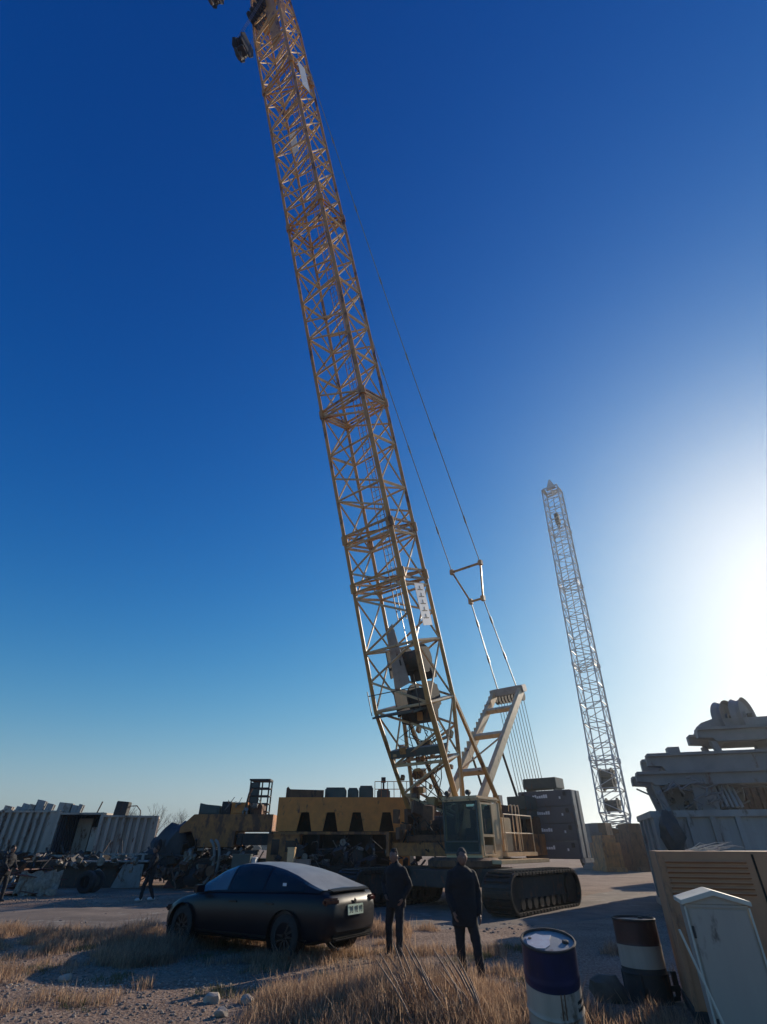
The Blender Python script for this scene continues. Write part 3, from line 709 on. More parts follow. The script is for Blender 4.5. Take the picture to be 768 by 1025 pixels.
    q = MB(); q.box((0,-2.365,.315), (1.2,.02,.02)); q.build('bumper_strip', M['alloy'], bmpr, bevel=.006)
    q = MB(); q.box((0,-2.365,.72), (.50,.012,.16), (-.08,0,0)); pl_ = q.build('number_plate', M['plate'], t, bevel=.004)
    q = MB()
    for i, k in enumerate('DIDIDC'):
        x = .19-.076*i; o = Vector((x,-2.373,.665))
        q.box(o+Vector((.018,0,.055)), (.011,.004,.1))
        if k in 'DC': q.box(o+Vector((0,0,.1)), (.035,.004,.011)); q.box(o+Vector((0,0,.01)), (.035,.004,.011))
        if k == 'D': q.box(o+Vector((-.018,0,.055)), (.011,.004,.08))
    q.build('lettering', M['ink'], pl_)
    q = MB(); q.box((0,-2.35,.845), (.07,.01,.07), (-.1,.6,0)); q.build('badge', M['alloy'], t)
    q = MB(); q.box((-.83,-1.25,1.1), (.012,.09,.05)); q.build('sticker', M['white'], t)
    # no interior: the front window only has a paler colour for light behind it
    return t
M['glasslight'] = mat('painted_light_glass', (0.09,0.095,0.09), (0.06,0.065,0.065), 2, .08, 0, spec=.9, coat=.5)  # opaque; light showing through the front window is put into its colour
a = R(33)
make_car((-2.52, 13.5, .02), math.atan2(math.sin(a), -math.cos(a))-math.pi/2)

# ================================================================== PEOPLE
def person(loc, rz, label, pose, h=1.74, coat_len=.0, hairm='hair', shoem='shoe', group=None):
    t = thing('person', loc, label, 'person', rz, group); k = h/1.74
    J = dict(pose)
    def V3(n): return Vector(J[n])*k
    def ball_chain(q, pts, n=14):     # tapered, rounded limb: pts = (pos, rx, ry)
        P = [Vector(p)*k for p, _ in pts]; rr = [r*k for _, r in pts]
        # round ends
        d0 = (P[0]-P[1]).normalized(); d1 = (P[-1]-P[-2]).normalized()
        PP = [P[0]+d0*rr[0]*.9, P[0]+d0*rr[0]*.6]+P+[P[-1]+d1*rr[-1]*.6, P[-1]+d1*rr[-1]*.9]
        RR = [rr[0]*.35, rr[0]*.8]+rr+[rr[-1]*.8, rr[-1]*.35]
        q.tube(PP, RR, n)
    hip, neck, head = Vector(J['hip']), Vector(J['neck']), Vector(J['head'])
    # body: one remeshed surface
    q = MB()
    def torso(q, g, top=0.0, bottom=0.0):
        rings = [(-.10-bottom,.165,.115),(0,.175,.12),(.12,.16,.11),(.28,.17,.115),(.38,.185,.12),(.45,.155,.105),(.50,.10,.08),(.53,.065,.06)]
        up = (neck-hip); L_ = up.length; up.normalize(); sx = Vector((1,0,0)); sy = up.cross(sx).normalized(); sx = sy.cross(up)*1
        V = []; n = 20
        for z, rx, ry in rings:
            c = hip+up*(z/.52*L_)
            V += [(c + Vector((1,0,0))*(rx+g)*math.cos(2*math.pi*i/n) + sy*(ry+g)*math.sin(2*math.pi*i/n))*k for i in range(n)]
        Fc = [(i*n+j, i*n+(j+1) % n, (i+1)*n+(j+1) % n, (i+1)*n+j) for i in range(len(rings)-1) for j in range(n)]
        q.add(V, Fc+[tuple(reversed(range(n))), tuple(range((len(rings)-1)*n, len(rings)*n))])
    torso(q, -.012)
    ball_chain(q, [(neck-Vector((0,0,.04)), .06), (neck+(head-neck)*.5, .052), (head-Vector((0,0,.03)), .055)])
    hv = Vector((0,-1,0))
    q.blob(head*k, .108*k, 2, 0, 0, (.78,.92,1.12)); q.blob((head+Vector((0,-.028,-.065)))*k, .062*k, 2, 0, 0, (.85,1,.9))
    q.blob((head+Vector((0,-.105,-.015)))*k, .020*k, 1, 0, 0, (.7,1,1.3))
    q.blob((head+Vector((0,-.088,-.055)))*k, .022*k, 1, 0, 0, (1.2,.6,.45)); q.blob((head+Vector((0,-.086,.028)))*k, .03*k, 1, 0, 0, (1.7,.45,.35))
    for s_ in (-1,1): q.blob((head+Vector((s_*.084,.005,-.01)))*k, .03*k, 1, 0, 0, (.35,.7,1.1))
    for s_, sd_ in ((-1,'L'),(1,'R')):
        sh, el_, wr = Vector(J['sh'+sd_]), Vector(J['el'+sd_]), Vector(J['wr'+sd_])
        ball_chain(q, [(sh,.055),(sh.lerp(el_,.5),.05),(el_,.042),(el_.lerp(wr,.35),.042),(wr,.028)])
        hd_ = (wr-el_).normalized(); side = Vector((0,1,0)) if abs(hd_.y) < .8 else Vector((1,0,0)); side = (side-hd_*side.dot(hd_)).normalized(); nrm = hd_.cross(side)
        pc = wr+hd_*.05
        V = []
        for f_, wd_, th_ in ((-.035,.026,.022),(0,.036,.018),(.045,.042,.014),(.055,.038,.012)):
            c = pc+hd_*f_; V += [(c+side*wd_*math.cos(2*math.pi*i/12)+nrm*th_*math.sin(2*math.pi*i/12))*k for i in range(12)]
        q.add(V, [(i*12+j, i*12+(j+1) % 12, (i+1)*12+(j+1) % 12, (i+1)*12+j) for i in range(3) for j in range(12)]+[tuple(reversed(range(12))), tuple(range(36,48))])
        inw = nrm*(-1 if (nrm.x*s_) > 0 else 1)
        for fi, (o_, ln) in enumerate(((-.030,.062),(-.010,.074),(.010,.070),(.030,.056))):
            b0_ = pc+hd_*.045+side*o_; b1_ = b0_+hd_*ln*.5+inw*.006; b2_ = b1_+hd_*ln*.4+inw*.022
            ball_chain(q, [(b0_,.009),(b1_,.0088),(b2_,.0075)], 7)
        tb = pc-side*.03+hd_*-.01; ball_chain(q, [(tb,.012),(tb-side*.025+hd_*.03+inw*.01,.011),(tb-side*.028+hd_*.06+inw*.022,.009)], 7)
        hp, kn, an = Vector(J['hp'+sd_]), Vector(J['kn'+sd_]), Vector(J['an'+sd_])
        ball_chain(q, [(hp,.085),(hp.lerp(kn,.5),.072),(kn,.052),(kn.lerp(an,.35),.052),(an,.036)])
        toe = Vector(J.get('toe'+sd_, an+Vector((0,-.17,-.05)))); ball_chain(q, [(an+Vector((0,.02,-.03)),.036),(an.lerp(toe,.6)+Vector((0,0,-.01)),.036),(toe,.026)])
    body = q.build('body', M['skin'], t)
    bake(body, [('REMESH', dict(mode='VOXEL', voxel_size=.0085*k)), ('SMOOTH', dict(iterations=4, factor=.5))])
    for p in body.data.polygons: p.use_smooth = True
    def garment(name, fn, m_, vox=.014, it=5, parent=body):
        q = MB(); fn(q); o = q.build(name, m_, parent); bake(o, [('REMESH', dict(mode='VOXEL', voxel_size=vox*k)), ('SMOOTH', dict(iterations=it, factor=.5))])
        # cloth folds
        me = o.data; co = np.empty(len(me.vertices)*3); me.vertices.foreach_get('co', co); co = co.reshape(-1,3)
        nn_ = np.empty(len(me.vertices)*3); me.vertices.foreach_get('normal', nn_); nn_ = nn_.reshape(-1,3)
        dsp = np.array([noise.noise(Vector((c[0]*6, c[1]*6, c[2]*13+loc[0])))*.012 + noise.noise(Vector((c[0]*17, c[1]*17, c[2]*26)))*.005 for c in co])
        me.vertices.foreach_set('co', (co+nn_*dsp[:,None]).ravel()); me.update()
        for p in me.polygons: p.use_smooth = True
        return o
    def jacket(q):
        torso(q, .040, bottom=coat_len)
        ball_chain(q, [(neck-Vector((0,0,.05)),.082),(neck+Vector((0,0,.03)),.070)])
        for sd_ in 'LR':
            sh, el_, wr = Vector(J['sh'+sd_]), Vector(J['el'+sd_]), Vector(J['wr'+sd_])
            ball_chain(q, [(sh,.074),(sh.lerp(el_,.5),.078),(el_,.066),(el_.lerp(wr,.5),.060),(wr-(wr-el_).normalized()*.01,.046)])
    garment('jacket', jacket, M['cloth'])
    def trs(q):
        ball_chain(q, [(hip+Vector((0,0,.05)),.14),(hip+Vector((0,0,-.06)),.145)])
        for s_, sd_ in ((-1,'L'),(1,'R')):
            hp, kn, an = Vector(J['hp'+sd_]), Vector(J['kn'+sd_]), Vector(J['an'+sd_])
            ball_chain(q, [(hp,.108),(hp.lerp(kn,.5),.092),(kn,.075),(kn.lerp(an,.5),.068),(an+Vector((0,0,-.02)),.060)])
    garment('trousers', trs, M['trousers'])
    for s_, sd_ in ((-1,'L'),(1,'R')):
        an = Vector(J['an'+sd_]); toe = Vector(J.get('toe'+sd_, an+Vector((0,-.17,-.05))))
        def sh_(q): ball_chain(q, [(an+Vector((0,.03,-.035)),.05),(an.lerp(toe,.5)+Vector((0,0,-.012)),.05),(toe+Vector((0,0,.008)),.04)])
        garment('shoe', sh_, M[shoem], .012, 3)
    def hr(q):
        q.blob((head+Vector((0,.018,.030)))*k, .114*k, 2, .05, 3, (.80,.92,1.0))
    o = garment('hair', hr, M[hairm], .011, 1)
    # trim the hair so that the face stays bare
    bm = bmesh.new(); bm.from_mesh(o.data)
    hk = head*k
    for v in list(bm.verts):
        d_ = v.co-hk
        if d_.y < -.055*k and d_.z < .048*k or (d_.z < -.03*k and d_.y < .03*k): v.co = hk+(v.co-hk)*.72
    bm.to_mesh(o.data); bm.free()
    return t
STAND = dict(hip=(0,0,.95), neck=(0,.0,1.47), head=(0,-.02,1.625), shL=(-.175,0,1.375), shR=(.175,0,1.375), elL=(-.25,.03,1.12), elR=(.25,.03,1.12),
 wrL=(-.25,-.03,.87), wrR=(.25,-.03,.87), hpL=(-.09,0,.90), hpR=(.09,0,.90), knL=(-.12,-.02,.50), knR=(.12,-.02,.50), anL=(-.13,.02,.085), anR=(.14,.02,.085))
def P_(**kw): d = dict(STAND); d.update(kw); return d
g1 = gnd(470, 986); g2 = gnd(397, 960); g3 = gnd(146, 902); g4 = gnd(-5, 903)
person(g1, R(5), 'man in a long dark coat standing nearest to the blue drum', P_(head=(.02,-.045,1.61), elR=(.26,.06,1.12), wrR=(.24,-.06,.86), elL=(-.24,-.0,1.12), wrL=(-.2,-.12,.90), anR=(.19,-.10,.085), knR=(.14,-.08,.5), anL=(-.06,.08,.085), knL=(-.09,.02,.5)), 1.72, .16, 'greyhair')
person(g2, R(-30), 'man in a dark jacket standing between the black car and the other man', P_(head=(-.02,-.035,1.61), elL=(-.30,.06,1.14), wrL=(-.17,-.10,.98), elR=(.28,.07,1.12), wrR=(.20,-.06,.93), anL=(-.16,.03,.085), knL=(-.15,-.03,.5), anR=(.12,-.10,.085), knR=(.12,-.09,.5)), 1.70, .08)
person(g3, R(-55), 'person in dark clothes walking past the grey plate and containers', P_(anL=(-.08,-.20,.085), knL=(-.09,-.16,.49), anR=(.08,.22,.11), knR=(.09,.02,.50), elL=(-.22,.14,1.13), wrL=(-.22,.12,.88), elR=(.22,-.10,1.13), wrR=(.21,-.25,.93)), 1.74, .02, 'hair', 'whiteshoe')
person(g4, R(70), 'person in dark clothes cut off by the left edge of the photo', P_(elL=(-.22,-.12,1.13), wrL=(-.18,-.32,1.0), elR=(.22,-.10,1.13), wrR=(.16,-.32,1.02), anL=(-.08,.2,.1), anR=(.1,-.12,.085), knR=(.1,-.1,.5)), 1.76, .05)

# ================================================================== DRUMS, CABINETS ON THE RIGHT
def drum(loc, label, bands, rz=0, lid=None, smear=True):
    t = thing('steel_drum', loc, label, 'drum', rz)
    rr, H = .292, .88; prof = []
    for i in range(45):
        z = H*i/44; r0 = rr
        for c in (.30, .59): r0 += .011*math.exp(-((z-c)/.012)**2)
        if i in (0, 44): r0 += .008
        prof.append((r0, z))
    prev = 0
    for j, (z1_, m_) in enumerate(bands):
        pr = [p for p in prof if prev-1e-6 <= p[1] <= z1_+1e-6]; pr = [(np.interp(prev, [p[1] for p in prof], [p[0] for p in prof]), prev)]+pr+[(np.interp(z1_, [p[1] for p in prof], [p[0] for p in prof]), z1_)]
        V = MB(); V.lathe(pr, 48, cap=(j == 0)); V.build('drum_band', m_, t, smooth=True); prev = z1_
    q = MB(); q.lathe([(rr+.006,H-.012),(rr+.010,H),(rr+.006,H+.010),(rr-.008,H+.012),(rr-.012,H-.01)], 48, cap=False); q.build('rim', M['dark'], t, smooth=True)
    q = MB(); q.lathe([(rr-.01,H-.014),(rr-.06,H-.012),(.01,H-.010)], 40); ld = q.build('lid', lid or M['cwside'], t, smooth=True)
    q = MB(); q.lathe([(.035,0),(.035,.02),(.02,.024)], 14, (.17,-.08,H-.012)); q.build('bung', M['dark'], ld)
    q = MB(); q.lathe([(.02,0),(.02,.015)], 12, (-.17,.1,H-.012)); q.build('bung', M['dark'], ld)
    if smear:
        q = MB(); pts = [(-.25,-.02),(-.20,-.13),(-.11,-.16),(-.02,-.10),(.03,.02),(.10,.12),(.0,.13),(-.05,.20),(-.14,.15),(-.20,.14)]
        q.prism(pts, (0,0,H-.008), (1,0,0), (0,1,0), (0,0,1), .005); q.build('paint_spill', M['pinkpaint'], ld)
        q = MB()
        for i in range(9):
            a_ = -1.05+.055*i
            for zz in (.42, .36): q.box((math.cos(a_)*(rr+.001), math.sin(a_)*(rr+.001), zz+rnd.uniform(-.005,.005)), (.003,.012,rnd.uniform(.02,.035)), (0,0,a_))
        q.build('lettering', M['ink'], t)
        q = MB()
        for a_ in (-1.75, -1.62): q.box((math.cos(a_)*(rr+.001), math.sin(a_)*(rr+.001), .36), (.004,.012,.33), (0,0,a_))
        q.build('drip_stain', M['rusty'], t)
    return t
M['pinkpaint'] = mat('spilled_paint', (.62,.50,.45), (.72,.68,.62), 9, .35)
dw = at(547, 945, 7.55); dw.z = hz(dw.x, dw.y)
drum(dw, 'blue and white steel drum with spilled pale paint on its lid', [(.17, M['drumblue']), (.52, M['drumwhite']), (.88, M['drumblue'])], .15).rotation_euler = (R(13), R(-4), .15)
d2 = at(634, 920, 9.4); d2.z = hz(d2.x, d2.y)
drum(d2, 'dark red drum with a white band standing in shade beside the orange housing', [(.36, M['dark']), (.60, M['drumwhite']), (.88, M['drumred'])], 1.1, M['drumred'], False)
# grey cabinet with a peaked cap
cb = at(716, 905, 6.7); cb.z = 0
t = thing('grey_cabinet', cb, 'tall grey sheet metal cabinet with a pale peaked cap in the bottom right corner', 'cabinet', R(-19))
q = MB(); q.bb(-.29,.29,0,.5,0,1.24); q.build('cabinet_body', M['cabgrey'], t, bevel=.008)
q = MB(); q.prism([(-.33,1.225),(0,1.31),(.33,1.225),(.33,1.265),(0,1.355),(-.33,1.265)], (0,-.05,0), (1,0,0), (0,0,1), (0,1,0), .62); q.build('cap', M['capcream'], t, bevel=.004)
q = MB(); q.prism([(-.30,1.235),(.30,1.235),(0,1.31)], (0,-.012,0), (1,0,0), (0,0,1), (0,1,0), .02); q.bb(-.295,.295,-.012,-.002,1.205,1.23); q.build('gable', M['cabgrey'], t)
q = MB(); q.bb(-.27,.27,-.010,-.002,.05,1.19); dd_ = q.build('door', M['cabgrey'], t, bevel=.003)
for hz_ in (.25, .95):
    q = MB(); q.bb(-.285,-.262,-.024,-.010,hz_,hz_+.10); q.build('hinge', M['dark'], dd_, bevel=.003)
q = MB(); q.bb(-.31,-.292,-.02,.0,0,1.21); q.bb(.292,.31,-.02,.0,0,1.21); q.build('edge_trim', M['capcream'], t)
# orange housing with louvres
ob = at(657, 852, 8.2)
t = thing('orange_housing', (ob.x, ob.y, 0), 'faded orange panelled machine housing with louvres behind the grey cabinet', 'machine housing', R(-19))
q = MB(); q.bb(0,2.6,.0,1.2,.12,ob.z); q.build('housing_body', M['orange'], t, bevel=.012)
q = MB()
for i in range(7): z = ob.z-.12-.055*i; q.box((.55,-.012,z), (.95,.05,.012), (-.5,0,0))
lv = q.build('louvre', M['orange'], t)
for x in (1.12, 2.1):
    q = MB(); q.bb(x-.012,x+.012,-.012,-.001,.15,ob.z-.03); islands(q, 'panel_seam', M['trim'], t)
q = MB(); q.bb(-.02,2.62,-.02,1.22,.0,.12); q.build('base_frame', M['dark'], t, bevel=.01)
q = MB(); q.bb(-.012,.04,-.014,-.001,.12,ob.z); q.build('corner_trim', M['orange'], t)
# leaning pole by the cabinet
q = MB(); q.bar((0,0,0), (-.27,.05,1.05), .012, 8); o = q.build('metal_pole', M['capcream'], None, smooth=True); o.location = (cb.x-.27, cb.y-.25, 0)
tag(o, 'thin pale pole leaning against the left side of the grey cabinet', 'pole')
# box and rubbish by the orange housing
gb = gnd(655, 1000); t = thing('scrap_crate', (gb.x, gb.y, 0), 'low dark crate with a pale block on top, on the ground between drum and cabinet', 'crate', .3)
q = MB(); q.bb(-.28,.28,-.2,.2,0,.05)
for x in (-.26,-.13,0,.13,.26): q.bb(x-.04,x+.04,-.2,-.17,.05,.3); q.bb(x-.04,x+.04,.17,.2,.05,.3)
q.bb(-.3,.3,-.22,-.2,.1,.16); q.build('crate_body', M['dark'], t, bevel=.005)
q = MB(); q.bb(-.1,.14,-.13,.1,.3,.38); q.bb(-.26,.26,-.16,.16,.27,.30); q.build('pale_block', M['concrete'], t, bevel=.008)
gb = gnd(612, 1003); q = MB()
q.blob((0,0,.12), .22, 2, .25, 4, (1.1,.8,.8)); o = q.build('sack', M['sackm'] if 'sackm' in M else mat('sackcloth', (.16,.13,.10), (.10,.08,.06), 5, .9, bump=.5), None, smooth=True); o.location = (gb.x, gb.y, 0)
tag(o, 'slumped brown sack lying on the ground in front of the dark red drum', 'sack')

# ================================================================== GREY BIN AND STACKED STEEL ON THE RIGHT
KS = 1.6; SY = 19.5; SRZ = -R(17)
gc = at(652, 813, SY); GZ = gc.z/KS
SB = Vector((gc.x, SY, 0))
t = thing('ribbed_steel_bin', SB, 'long weathered grey ribbed steel bin carrying the stacked frames at right', 'bin', SRZ); t.scale = (KS,)*3
q = MB(); q.bb(0,6.5,0,2.4,.12,GZ); q.build('bin_body', M['lgrey'], t, bevel=.01)
q = MB(); q.bb(-.04,6.55,-.08,2.45,GZ-.1,GZ+.02); q.bb(-.04,6.55,-.08,2.45,0,.14); q.build('edge_rail', M['lgrey'], t, bevel=.01)
q = MB()
for x in (.0,.62,1.05,1.5,2.1,2.7,3.3,3.9,4.5,5.1,5.7): q.bb(x,x+.1,-.07,0,.14,GZ-.1)
for y in (.5,1.2,1.9): q.bb(-.05,0,y,y+.1,.14,GZ-.1)
q.build('rib', M['lgrey'], t, bevel=.008)
sux = Vector((math.cos(SRZ), math.sin(SRZ), 0)); suy = Vector((-math.sin(SRZ), math.cos(SRZ), 0))
def onS(px, py, off=.7):      # point on the vertical plane through the stack, `off` metres behind the bin's front
    r = ray(px, py); o = SB+suy*off; tt = (o-Vector((0,0,CAM_H))).dot(suy)/r.dot(suy); return Vector((0,0,CAM_H))+r*tt
def frame(label, pxl, pyt, zb, h, posts, Lx, dep=.95, m_='sgrey', knobs=(), off=.7):
    """zb: world height of the foot; the other sizes are the frame's own, before its scale"""
    p = onS(pxl, pyt, off); t = thing('steel_trestle', (p.x, p.y, zb), label, 'steel trestle', SRZ, 'heavy steel trestles stacked at right'); t.scale = (KS,)*3
    z = (p.z-zb)/KS; L_ = Lx
    for y in (0, dep):
        q = MB(); q.prism([(0,z-h*.62),(.0,z),(L_,z),(L_,z-h),(.34,z-h),(.28,z-h*.7)], (0,y-.12,0), (1,0,0), (0,0,1), (0,1,0), .24)
        q.bb(.02,L_,y-.2,y+.2,z-.01,z+.05)
        for kx in knobs: q.bb(kx-.12,kx+.12,y-.15,y+.15,z+.045,z+.17)
        q.build('side_beam', M[m_], t, bevel=.004)
    for x in (.5, L_*.5, L_-.4):
        q = MB(); q.bb(x-.1,x+.1,.12,dep-.12,z-h+.03,z-.06); q.build('cross_member', M[m_], t)
    for x, w_, ln in posts:
        for y in (.02, dep-.02):
            q = MB(); q.prism([(x,z-h+.02),(x+w_,z-h+.02),(x+w_+ln,0),(x+ln,0)], (0,y-.09,0), (1,0,0), (0,0,1), (0,1,0), .18); q.build('leg', M[m_], t, bevel=.01)
    return onS(pxl, pyt, off).z
z1 = frame('lowest and widest steel trestle of the stack, its legs on the ribbed bin', 636, 776, gc.z+.03, .22, [(.28,.14,.12),(1.05,.42,.0),(3.2,.5,0),(4.4,1.0,0)], 6.2)
z2 = frame('middle steel trestle of the stack, with a knob on its left end', 646, 758, z1+.10, .30, [(.62,.22,0),(1.6,.5,0),(3.4,1.0,0)], 6.0, knobs=(.6,))
z3 = frame('topmost short steel trestle under the round pulleys', 696, 732, z2+.10, .24, [(.22,.12,.06),(1.35,.3,0),(2.6,.4,0)], 4.4)
for i, (px, py, r_, ti, yw) in enumerate(((728,720,.40,-.12,28),(745,718,.42,.35,36),(715,732,.22,0,20),(758,731,.22,0,15))):
    c = onS(px, py, 1.2); lab = ['pulley wheel leaning left on top of the stack','pulley wheel leaning right on top of the stack','small wheel left of the two leaning pulleys','small wheel right of the two leaning pulleys'][i]
    t = thing('pulley_wheel', c, lab, 'pulley', 0, 'pulley wheels on the trestle stack')
    q = MB(); q.lathe([(.08,-.09),(.13,-.1),(.13,-.04),(r_-.07,-.04),(r_,-.11),(r_-.02,-.08),(r_-.06,0),(r_-.02,.08),(r_,.11),(r_-.07,.04),(.13,.04),(.13,.1),(.08,.09)], 30, (0,0,0), 'Y')
    q.build('pulley_rim', M['sgrey'], t, smooth=True); q = MB(); q.lathe([(.07,-.2),(.07,.2)], 12, (0,0,0), 'Y'); q.build('axle', M['dark'], t)
    t.rotation_euler = (0, ti, R(yw)); t.scale = (KS,)*3
q = MB(); p0 = onS(716, 742, .4); q.prism([(-1.3,0),(1.7,0),(1.5,.32),(1.1,.42),(-.7,.42),(-1.1,.30)], (0,-.4,0), (1,0,0), (0,0,1), (0,1,0), .8); o = q.build('pulley_housing', M['sgrey'], None, bevel=.02); c = onS(737, 738, 1.3); o.location = (c.x, c.y, z3); o.rotation_euler = (0,0,SRZ)
tag(o, 'heavy block on the topmost trestle that carries the pulley wheels', 'machine part')
for i, (px, py, rr_) in enumerate(((690,797,.62),(714,790,.5),(674,803,.42))):
    c = onS(px, py, 2.2); q = MB(); q.lathe([(rr_,-.5),(rr_,-.44),(rr_*.6,-.44),(rr_*.6,.44),(rr_,.44),(rr_,.5)], 24, (0,0,0), 'X')
    t = thing('winch_drum', c, ['large rope drum lying in the middle of the stack','rope drum on the right inside the stack','small rope drum on the left inside the stack'][i], 'rope drum', .3+i*.4, 'rope drums inside the stack')
    q.build('spool', M['sgrey'], t, smooth=True); q = MB(); q.lathe([(.06,-.7),(.06,.7)], 10, (0,0,0), 'X')
    for k in range(7): a_ = k*.9; q.box((-.51,math.cos(a_)*rr_*.7,math.sin(a_)*rr_*.7), (.04,.1,.1))
    q.build('axle', M['dark'], t); t.scale = (1.5,)*3
RL = ['leftmost','second from left','middle','fourth from left','rightmost']
for i in range(5):
    a_ = onS(712+i*5, 781+i*1.5, .9); b_ = onS(724+i*5, 808, .6); q = MB(); q.bar(a_, b_, .04+.015*(i % 2), 8); o = q.build('steel_rod', M['cwside'], None, smooth=True)
    tag(o, RL[i]+' of the five slanting pale rods leaning inside the stack', 'rod', 'steel rods leaning inside the stack')
q = MB()
for i in range(60):
    p = onS(rnd.uniform(662,725), rnd.uniform(780,810), rnd.uniform(.3,2.4)); pts = [p]
    for k in range(4): pts.append(pts[-1]+Vector((rnd.uniform(-.4,.5), rnd.uniform(-.25,.25), rnd.uniform(-.3,.25))))
    q.tube(pts, .03, 5)
o = q.build('tangled_wire', M['sgrey'], None, smooth=True); tag(o, 'tangled wire and hose heaped inside the stack', 'wire', None, 'stuff')
c = onS(672, 832, -.45); q = MB(); q.blob((0,0,0), .42, 3, .28, 2, (.75,.6,1.25)); o = q.build('tarp_bundle', M['tarp'], None, smooth=True); o.location = c
tag(o, 'dark bundled tarp hanging on the front of the ribbed bin', 'tarp')
q = MB()
for i in range(22):
    p = at(rnd.uniform(686,712), 852, 8.4+rnd.uniform(-.1,.3)); p.z = 1.70; pts = [p]; dx = rnd.uniform(.08,.2)
    for k in range(3): pts.append(pts[-1]+Vector((dx, rnd.uniform(-.03,.03), rnd.uniform(-.03,.05))))
    q.tube(pts, [.006,.005,.004,.002], 4)
o = q.build('dry_twigs', M['capcream'], None); tag(o, 'dry pale twigs scattered on the top of the orange housing', 'twigs', None, 'stuff')
# containers; those beyond the stack are added, mostly hidden, to shade the yard
def container(loc, rz, Lx, Wy, H, m_, label, open_front=False, group=None, pitch=.28, dep=.10):
    t = thing('shipping_container', loc, label, 'container', rz, group)
    q = MB(); 
    def wall(o, ux, L_, flip=1):
        pts = [(0,0)]; x = .1; nrm = []
        while x < L_-pitch*.9:
            pts += [(x, 0), (x+.03, dep), (x+pitch*.5, dep), (x+pitch*.5+.03, 0)]; x += pitch
        pts.append((L_, 0)); pts = [(a_, b_) for a_, b_ in pts]
        u_ = Vector(ux); nv = Vector((u_.y, -u_.x, 0))
        V = [Vector(o)+u_*a_-nv*b_+Vector((0,0,z)) for z in (.14, H-.1) for a_, b_ in pts]; k = len(pts)
        q.add(V, [(i, i+1, k+i+1, k+i) for i in range(k-1)])
    if not open_front: wall((0,0,0), (1,0,0), Lx)
    wall((Lx,0,0), (0,1,0), Wy); wall((Lx,Wy,0), (-1,0,0), Lx); wall((0,Wy,0), (0,-1,0), Wy)
    q.build('corrugated_wall', m_, t)
    q = MB(); q.bb(.02,Lx-.02,.02,Wy-.02,H-.1,H-.06); q.build('roof', m_, t)
    q = MB(); q.bb(.02,Lx-.02,.02,Wy-.02,.1,.14); q.build('floor', M['dark'], t)
    q = MB()
    for x in (0, Lx):
        for y in (0, Wy): q.bb(x-.07,x+.07,y-.07,y+.07,0,H)
    for z in (.07, H-.06):
        for y in (0, Wy): q.bb(.07,Lx-.07,y-.055,y+.055,z-.055,z+.055)
        for x in (0, Lx): q.bb(x-.055,x+.055,.07,Wy-.07,z-.055,z+.055)
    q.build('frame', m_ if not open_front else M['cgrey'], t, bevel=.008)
    return t
container((12.6,25.5,0), R(-8), 6.0, 2.4, 2.6, M['cdark'], 'dark shade-casting container added on the ground beyond the ribbed bin, mostly hidden by the stack')
container((12.9,25.6,2.62), R(-8), 6.0, 2.4, 2.5, M['rusty'], 'rusty shade-casting container added on top of the dark one beyond the ribbed bin')
container((16.2,34,0), R(-6), 6.0, 2.4, 2.9, M['cgrey'], 'grey shade-casting container added far beyond the stack at right')
container((15.5,20.5,0), R(5), 6.0, 2.4, 2.6, M['cdark'], 'dark shade-casting container added behind the stack at the far right edge', group=None)

# ================================================================== CONTAINERS AND SCRAP ON THE LEFT
def foot(px, py, Y): p = at(px, py, Y); return p
zc0 = at(60, 852, 36).z; zc1 = at(60, 811, 36).z; HC = zc1-zc0+.25
cA = at(-60, 850, 36); cA2 = at(46, 850, 36)
container((cA.x, 36, zc0-.25), R(2), cA2.x-cA.x, 2.4, HC, M['cgrey'], 'grey corrugated container at the left edge with white blocks on its roof', pitch=.42, dep=.20)
cB = at(47, 852, 35.4); cB2 = at(92, 852, 35.4)
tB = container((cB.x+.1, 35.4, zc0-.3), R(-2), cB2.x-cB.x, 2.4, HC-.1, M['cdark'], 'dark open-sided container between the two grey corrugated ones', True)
q = MB(); q.bb(1.9,2.6,.6,.66,.3,1.5); q.bb(.4,1.3,1.6,1.66,.15,2.0); islands(q, 'inner_panel', M['cgrey'], tB)
cC = at(96, 855, 35); cC2 = at(146, 855, 35)
container((cC.x, 34.6, at(120,858,35).z-.1), R(19), (cC2.x-cC.x)*1.06, 2.4, at(120,817,35).z-at(120,858,35).z+.15, M['cgrey'], 'grey corrugated container at the right end of the row, near the walking person', pitch=.40, dep=.20)
